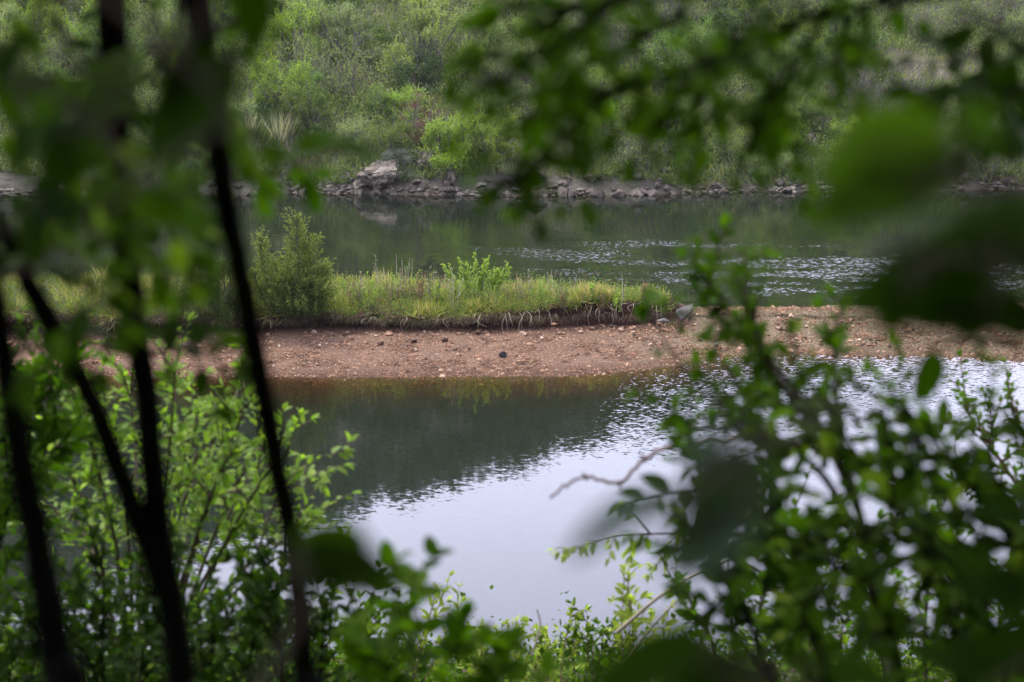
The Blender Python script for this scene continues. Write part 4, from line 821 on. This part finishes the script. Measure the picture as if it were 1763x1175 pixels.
heroes('leafy_twig', 'dark blurred leaf mass at the right edge above the gravel', 'twig', [(1950, 500, 0.95), (1800, 480, 0.95), (1700, 450, 0.95), (1600, 440, 0.95)],
       [((1780, 430), (1560, 425), .8, (0, 0, .2)), ((1740, 500), (1540, 540), .9, (.3, 0, 0)), ((1800, 470), (1650, 380), .8, (0, 0, .5)), ((1600, 480), (1440, 525), .8, (0, 0, .2)), ((1560, 500), (1515, 590), .9, (0, 0, .2)), ((1800, 520), (1720, 590), 1, (0, 0, .2)), ((1720, 410), (1650, 340), .9, (0, 0, .2)), ((1800, 560), (1600, 500), .8, (0, 0, .1)), ((1640, 440), (1500, 470), .8, (0, 0, .1)), ((1790, 400), (1700, 330), .9, (0, 0, .1)), ((1700, 540), (1640, 600), .9, (.2, 0, .1))], LM['near_shaded'], 0.95, tpl=TPL_ROUND)
heroes('leafy_twig', 'dark blurred leaves along the lowest part of the right edge', 'twig', [(1950, 1300, 1.3), (1850, 1100, 1.3), (1780, 900, 1.3), (1790, 760, 1.3)],
       [((1800, 900), (1660, 860), .9, (0, 0, .1)), ((1800, 1000), (1640, 1020), .8, (0, 0, .2)), ((1800, 1100), (1600, 1150), .8, (0, 0, .1)), ((1790, 780), (1720, 700), .9, (0, 0, .2)), ((1780, 1060), (1620, 930), .9, (0, 0, .1)), ((1700, 1180), (1560, 1090), .9, (.3, 0, .1))], LM['near_shaded'], 1.3)
heroes('leafy_twig', 'single dark pointed leaf hanging over the right pool', 'twig', [(1760, 600, 2.0), (1680, 590, 2.0), (1600, 598, 2.0)],
       [((1602, 600), (1594, 712), 1.0, (.2, 0, .0)), ((1680, 585), (1690, 650), .6, (.5, 0, .0))], LM['near_shaded'], 2.0)
# --- lower right thicket
leafy(T3([[(1560, 1300, 3.68), (1500, 950, 3.68), (1400, 720, 3.60), (1310, 600, 3.52), (1250, 530, 3.52), (1218, 472, 3.52)], [(1400, 730, 3.60), (1330, 640, 3.52), (1300, 560, 3.44), (1285, 490, 3.44)],
          [(1480, 920, 3.68), (1400, 800, 3.60), (1280, 740, 3.52), (1160, 735, 3.52)], [(1500, 960, 3.68), (1450, 760, 3.68), (1440, 640, 3.68), (1430, 575, 3.68)], [(1420, 780, 3.60), (1330, 690, 3.60), (1200, 680, 3.60)]]),
      M['bark'], LM['near_mid'], 'leafy_shrub', 'leafy shrub whose bright top shoot rises over the gravel spit', 'shrub', tpl=TPL_MID, r0=.009, leaf=.047, step=.024, side=2, sidelen=.16, sidestep=.065, seed=61, upb=.25, start=.35, lw=1.3)
leafy(T3([[(1700, 1400, 3.20), (1620, 1000, 3.20), (1500, 820, 3.20), (1400, 740, 3.20)], [(1850, 1300, 3.04), (1750, 950, 3.04), (1650, 820, 3.04), (1560, 760, 3.04)], [(1500, 1400, 3.36), (1400, 1100, 3.36), (1300, 920, 3.36), (1220, 800, 3.36)],
          [(1400, 1400, 3.36), (1320, 1150, 3.36), (1260, 1000, 3.36), (1180, 900, 3.36)], [(1800, 1400, 2.88), (1720, 1100, 2.88), (1600, 950, 2.88), (1450, 900, 2.88)], [(1900, 1200, 3.04), (1800, 1000, 3.04), (1760, 860, 3.04)],
          [(1600, 1400, 3.04), (1550, 1150, 3.04), (1480, 1000, 3.04), (1360, 950, 3.04)], [(1700, 1400, 3.20), (1650, 1200, 3.20), (1680, 1000, 3.20), (1700, 860, 3.20)], [(1440, 1400, 3.52), (1420, 1200, 3.52), (1350, 1060, 3.52)], [(1850, 1400, 2.88), (1780, 1200, 2.88), (1700, 1080, 2.88)]]),
      M['bark_near'], LM['near_shade_mix'], 'leafy_shrub', 'dense dark thicket filling the lower right of the view', 'shrub', tpl=TPL_MID, r0=.01, leaf=.055, step=.027, side=2, sidelen=.3, sidestep=.065, seed=62, upb=.2, start=.2, lw=1.3)
leafy(T3([[(1420+q*47, 1350, 7.5+q % 3), (1400+q*48+30*((q*7) % 3-1), 1100, 7.5+q % 3), (1380+q*50+40*((q*5) % 3-1), 860+70*((q*3) % 4), 7.5+q % 3)] for q in range(-3, 8)]),
      M['bark'], LM['near_mid'], 'leafy_shrub', 'mid green bush standing behind the dark lower right thicket', 'shrub', tpl=TPL_MID, r0=.012, leaf=.066, step=.04, side=2, sidelen=.45, sidestep=.12, seed=63, upb=.35, start=.25, lw=1.2)
leafy(T3([[(1850, 1000, 8.5), (1760, 850, 8.5), (1700, 760, 8.5), (1650, 690, 8.5)], [(1850, 900, 8.5), (1780, 790, 8.5), (1735, 690, 8.5)], [(1800, 1000, 8.5), (1720, 880, 8.5), (1650, 810, 8.5)]]),
      M['twig_red'], LM['near_mid'], 'leafy_shrub', 'crisper small leaved bush at the right edge beside the pool', 'shrub', tpl=TPL_MID, r0=.012, leaf=.05, step=.028, side=2, sidelen=.35, sidestep=.08, seed=64, upb=.3, start=.2, lw=1.2)
heroes('leafy_twig', 'broad bluish blurred leaves hanging at the left of the lower right thicket', 'twig', [(1500, 700, 0.8), (1350, 740, 0.8), (1250, 800, 0.8), (1120, 900, 0.8)],
       [((1310, 770), (1190, 930), 1.1, (.2, 0, .2)), ((1170, 850), (955, 945), .5, (0, 0, 1.2)), ((1300, 880), (1130, 985), .8, (.4, 0, .4)), ((1260, 740), (1170, 790), .8, (0, 0, .4))], LM['near_blue'], 0.8, tpl=TPL_ROUND)
heroes('leafy_twig', 'wide dark blurred leaf along the bottom edge right of centre', 'twig', [(1500, 1300, 0.8), (1350, 1180, 0.8), (1200, 1140, 0.8)],
       [((1230, 1090), (960, 1215), .8, (0, 0, .5)), ((1300, 1130), (1120, 1230), 1, (0, 0, .4)), ((1400, 1140), (1600, 1200), .8, (0, 0, .5))], LM['near_shaded'], 0.8)
heroes('leafy_twig', 'dark blunt blurred leaf standing alone over the pale water', 'twig', [(380, 1400, 1.0), (440, 1200, 1.0), (510, 1080, 1.0), (530, 1000, 1.0)],
       [((490, 975), (705, 998), .55, (0, 0, .1)), ((500, 935), (650, 930), .75, (0, 0, .1)), ((505, 945), (690, 1005), .7, (0, 0, .1)), ((500, 995), (640, 965), .8, (0, 0, .1))], LM['near_shade_mix'], 1.0, tpl=TPL_ROUND)
# bare twig
tw = MB(); P = smooth_path([at(a, c, 5.0) for a, c in ((1600, 850), (1450, 790), (1300, 752), (1160, 770), (1110, 790), (1066, 832), (1010, 822), (975, 835), (948, 858))], 6); P = P+np.array([[0, 0, .012*fb(q*.9, 3, 3)] for q in range(len(P))]); tube(tw, P, list(np.linspace(.0065, .0028, len(P))*np.array([1+.45*(q % 6 == 0)+.2*fb(q*.7, 1, 1) for q in range(len(P))])), 8)
for (a, c, e, f) in ((1066, 832, 1068, 842), (1110, 790, 1100, 778), (1010, 822, 1003, 814), (1160, 770, 1175, 745)): tube(tw, [at(a, c, 5), at(e, f, 5)], [.004, .002], 5)
tag(tw.obj('bare_twig', M['twig_red'], origin=P[0]), 'knobbly bare brown twig reaching left over the pale water', 'twig')
# small yellowish sprigs, lower middle
leafy(T3([[(1320, 990, 8), (1200, 925, 8), (1120, 920, 8), (1060, 925, 8), (1010, 940, 8), (960, 952, 8)], [(1120, 920, 8), (1090, 885, 8), (1075, 870, 8)], [(1200, 925, 8), (1150, 955, 8), (1125, 975, 8)]]), M['bark'], LM['near_yellow'], 'leafy_twig',
      'drooping yellow green sprig over the pale water left of the thicket', 'twig', tpl=TPL_MID, r0=.006, leaf=.055, step=.035, side=1, sidelen=.12, sidestep=.09, seed=71, upb=-.2, start=.25, droop=.5)
q = 0
for (tipx, tipy, bx, d, lm_, nm) in ((1075, 985, 1080, 10, 'near_yellow', 'upright yellow green sprig with a pale stem at the lower middle'), (985, 1045, 965, 13, 'near_yellow', 'small upright sprig with open leaves above the bottom edge'), (1010, 1052, 1000, 13, 'near_mid', 'greener upright sprig beside the open leaved one'),
        (765, 1018, 700, 12, 'near_yellow', 'slanting red stemmed sprig over the pale water'), (620, 1030, 590, 11, 'near_mid', 'sprig at the left end of the bottom water gap'), (830, 1075, 830, 14, 'near_yellow', 'low yellowish sprig below the middle of the pale water'),
        (900, 1070, 905, 14, 'near_yellow', 'bushy low sprig in the middle of the bottom edge'), (940, 1085, 940, 14, 'near_yellow', 'low sprig between the bushy one and the open leaved pair'), (1045, 1075, 1040, 13, 'near_mid', 'short sprig under the drooping twig'), (1120, 1060, 1130, 11, 'near_yellow', 'leafy sprig where the thicket meets the water'), (670, 1060, 665, 12, 'near_mid', 'short sprig beside the round blurred leaf')):
    gg = np.random.default_rng(80+q); st_ = []
    for k_ in range(4 if tipy > 1060 else 3):
        dx = gg.uniform(-38, 38)*(k_ > 0); st_.append([at(bx+dx*.3, 1230, d), at((bx+tipx)/2+dx*.7+gg.uniform(-8, 8), (1230+tipy)/2, d), at(tipx+dx, tipy+gg.uniform(0, 50)*(k_ > 0), d)])
    leafy(st_, M['twig_red'], LM[lm_], 'leafy_sprig', nm, 'sprig', 'sprigs along the bottom of the view', tpl=TPL_MID, r0=.006, leaf=.075, step=.042, side=1, sidelen=.22, sidestep=.10, seed=90+q, upb=.5, start=.3); q += 1
for (pts, nm, rr) in ((((1262, 1150), (1258, 1040), (1252, 930)), 'pale upright dry stem in front of the thicket', .007), (((1060, 1090), (1160, 1010), (1290, 950)), 'long pale slanting dry stem left of the thicket', .010), (((1080, 1130), (1130, 1070), (1180, 1020)), 'short pale slanting dry stem below the long one', .006), (((915, 1130), (930, 1080), (925, 1050)), 'thin bleached stem in the bottom sprigs', .006)):
    mb = MB(); P = smooth_path([at(a, c, 9) for a, c in pts], 5); tube(mb, P, [rr, rr*.6], 5); tag(mb.obj('dry_stem', M['twig_pale'], origin=P[0]), nm, 'stem')
# --- lower left bush
tips = [(432, 690), (385, 705), (468, 742), (500, 780), (540, 905), (480, 840), (330, 720), (300, 640), (215, 650), (130, 725), (75, 770), (150, 820), (440, 900), (380, 850), (250, 760), (90, 880), (540, 960), (400, 780), (330, 800), (180, 700)]
leafy([[at(240+(a-260)*.12, 1400, 8.6), at(255+(a-260)*.35, 1050+(c-780)*.25, 8.6), at(a*.75+70, c*.7+290, 8.5+.5*math.sin(a)), at(a, c, 8.4+.6*math.sin(a))] for a, c in tips], M['bark'], LM['near_bright'], 'leafy_bush',
      'bright lime green bush at the lower left in front of the pool', 'bush', tpl=TPL_MID, r0=.012, leaf=.066, step=.036, side=2, sidelen=.34, sidestep=.15, seed=101, upb=.45, start=.5, lw=1.05)
leafy(T3([[(440, 960, 7.6), (480, 850, 7.6), (530, 800, 7.6), (592, 776, 7.6)], [(480, 850, 7.6), (520, 830, 7.6), (545, 832, 7.6)], [(420, 980, 7.6), (490, 930, 7.6), (545, 890, 7.6)]]), M['bark'], LM['near_bright'], 'leafy_twig',
      'bright sprig reaching right past the slim trunk over dark water', 'twig', tpl=TPL_MID, r0=.006, leaf=.065, step=.04, side=1, sidelen=.2, sidestep=.12, seed=102, upb=.3, start=.3, lw=1.05)
leafy(T3([[(q*60-60, 1400, 5.2+(q % 3)*.8), (q*62-70, 1180, 5.2+(q % 3)*.8), (q*64-80+30*((q*7) % 3-1), 960+45*((q*5) % 4), 5.2+(q % 3)*.8)] for q in range(0, 11)]), M['bark_near'], LM['near_shaded'], 'leafy_bush',
      'green bush with painted-in shade along the bottom left beneath the bright one', 'bush', tpl=TPL_MID, r0=.008, leaf=.055, step=.03, side=3, sidelen=.34, sidestep=.07, seed=103, upb=.3, start=.2, lw=1.15)
leafy(T3([[(q*66-40, 1350, 7.2+(q % 3)*.5), (q*66-50, 1180, 7.2+(q % 3)*.5), (q*66-50+24*((q*5) % 3-1), 1000+30*((q*7) % 4), 7.2+(q % 3)*.5)] for q in range(0, 11)]), M['bark_near'], LM['near_shade_mix'], 'leafy_bush',
      'dense low bush at the bottom left on the bank behind the shaded one', 'bush', tpl=TPL_MID, r0=.008, leaf=.06, step=.032, side=3, sidelen=.36, sidestep=.07, seed=106, upb=.3, start=.1, lw=1.2)
leafy(T3([[(-60, 1200, 6.5), (-10, 980, 6.5), (30, 800, 6.5), (60, 690, 6.5)], [(-80, 1000, 6.5), (20, 860, 6.5), (110, 760, 6.5)], [(-40, 800, 6.5), (60, 700, 6.5), (110, 640, 6.5)]]), M['bark_near'], LM['near_mid'], 'leafy_bush',
      'shaded bush at the left edge behind the leaning trunk', 'bush', tpl=TPL_MID, r0=.008, leaf=.066, step=.028, side=3, sidelen=.45, sidestep=.06, seed=104, upb=.3, start=.2, lw=1.15)
# pale catkins on the bright bush
for q, (a, c) in enumerate(((225, 840), (375, 712), (340, 800), (415, 690), (255, 660), (320, 870), (400, 895), (530, 833), (120, 900))):
    mb = MB(); P = at(a*.98, c, 8.1); tube(mb, [P, P+(.012, 0, .03), P+(.03, 0, .07)], [.007, .012, .004], 6); tag(mb.obj('catkin', M['drygrass'], origin=P), 'small pale fluffy catkin on the bright bush', 'catkin', 'catkins on the bright bush')
# --- bottom middle dark blurred leaves
leafy(T3([[(640, 1350, 3.0), (660, 1180, 3.0), (690, 1090, 3.0), (700, 1060, 3.0)], [(740, 1350, 3.0), (760, 1200, 3.0), (800, 1070, 3.0)], [(700, 1350, 3.0), (640, 1200, 3.0), (600, 1130, 3.0)], [(800, 1400, 3.0), (850, 1250, 3.0), (860, 1160, 3.0)]]), M['bark_near'], LM['near_mid'], 'leafy_bush',
      'dark soft leaves rising at the bottom edge left of centre', 'bush', tpl=TPL_MID, r0=.005, leaf=.06, step=.028, side=2, sidelen=.16, sidestep=.06, seed=105, upb=.3, start=.3, lw=1.5)
heroes('leafy_twig', 'small round blurred leaf beside the dark blunt leaf', 'twig', [(650, 1300, 3.4), (720, 1100, 3.4), (708, 1020, 3.4)], [((705, 1015), (712, 968), 1.2, (0, 0, 0))], LM['near_mid'], 3.4, tpl=TPL_ROUND)
heroes('leafy_twig', 'pair of soft green leaves in front of the tip of the grassy bank', 'twig', [(1300, 760, 3.6), (1180, 640, 3.6), (1130, 560, 3.6), (1115, 520, 3.6)], [((1110, 520), (1145, 492), .9, (0, 0, .2)), ((1115, 530), (1088, 556), .9, (0, 0, 0)), ((1105, 520), (1100, 560), .8, (.3, 0, 0)), ((1130, 615), (1145, 595), .8, (0, 0, .4))], LM['near_mid'], 3.6)
# --- ground cover on the near bank
g = np.random.default_rng(111); mb = MB(); k = 42000; y = g.uniform(5, 22.6, k); x = g.uniform(-.3, .3, k)*(y+4); z = np.array([bank_z(a, c) for a, c in zip(x, y)])+abs(g.normal(0, .28, k))*np.interp(y, [18, 22.6], [1, .35])
scatter(mb, TPL_LO, np.stack([x, y, z], -1), g.normal(size=(k, 3)), g.normal(size=(k, 3))*.5+(0, 0, 1), g.uniform(.04, .09, k), g.random(k), 1.2)
tag(mb.obj('undergrowth', LM['near_shade_mix']), 'leafy ground cover on the near bank', 'ground cover', kind='stuff')

# --- thin river haze
mb = MB(); bx0, bx1, by0, by1, bz0, bz1 = -300, 300, -60, 340, -4.4, 95
V8 = [(x, y, z) for x in (bx0, bx1) for y in (by0, by1) for z in (bz0, bz1)]
mb.add(V8, [(0, 1, 3, 2), (4, 6, 7, 5), (0, 4, 5, 1), (2, 3, 7, 6), (0, 2, 6, 4), (1, 5, 7, 3)])
m, n, l, o = mat('haze'); pv = n.new('ShaderNodeVolumePrincipled'); pv.inputs['Density'].default_value = .00013; pv.inputs['Color'].default_value = (.85, .9, 1, 1); l.new(pv.outputs[0], o.inputs['Volume'])
hz = mb.obj('haze', m, smooth=False); tag(hz, 'thin pale haze over the river', 'haze', kind='stuff')
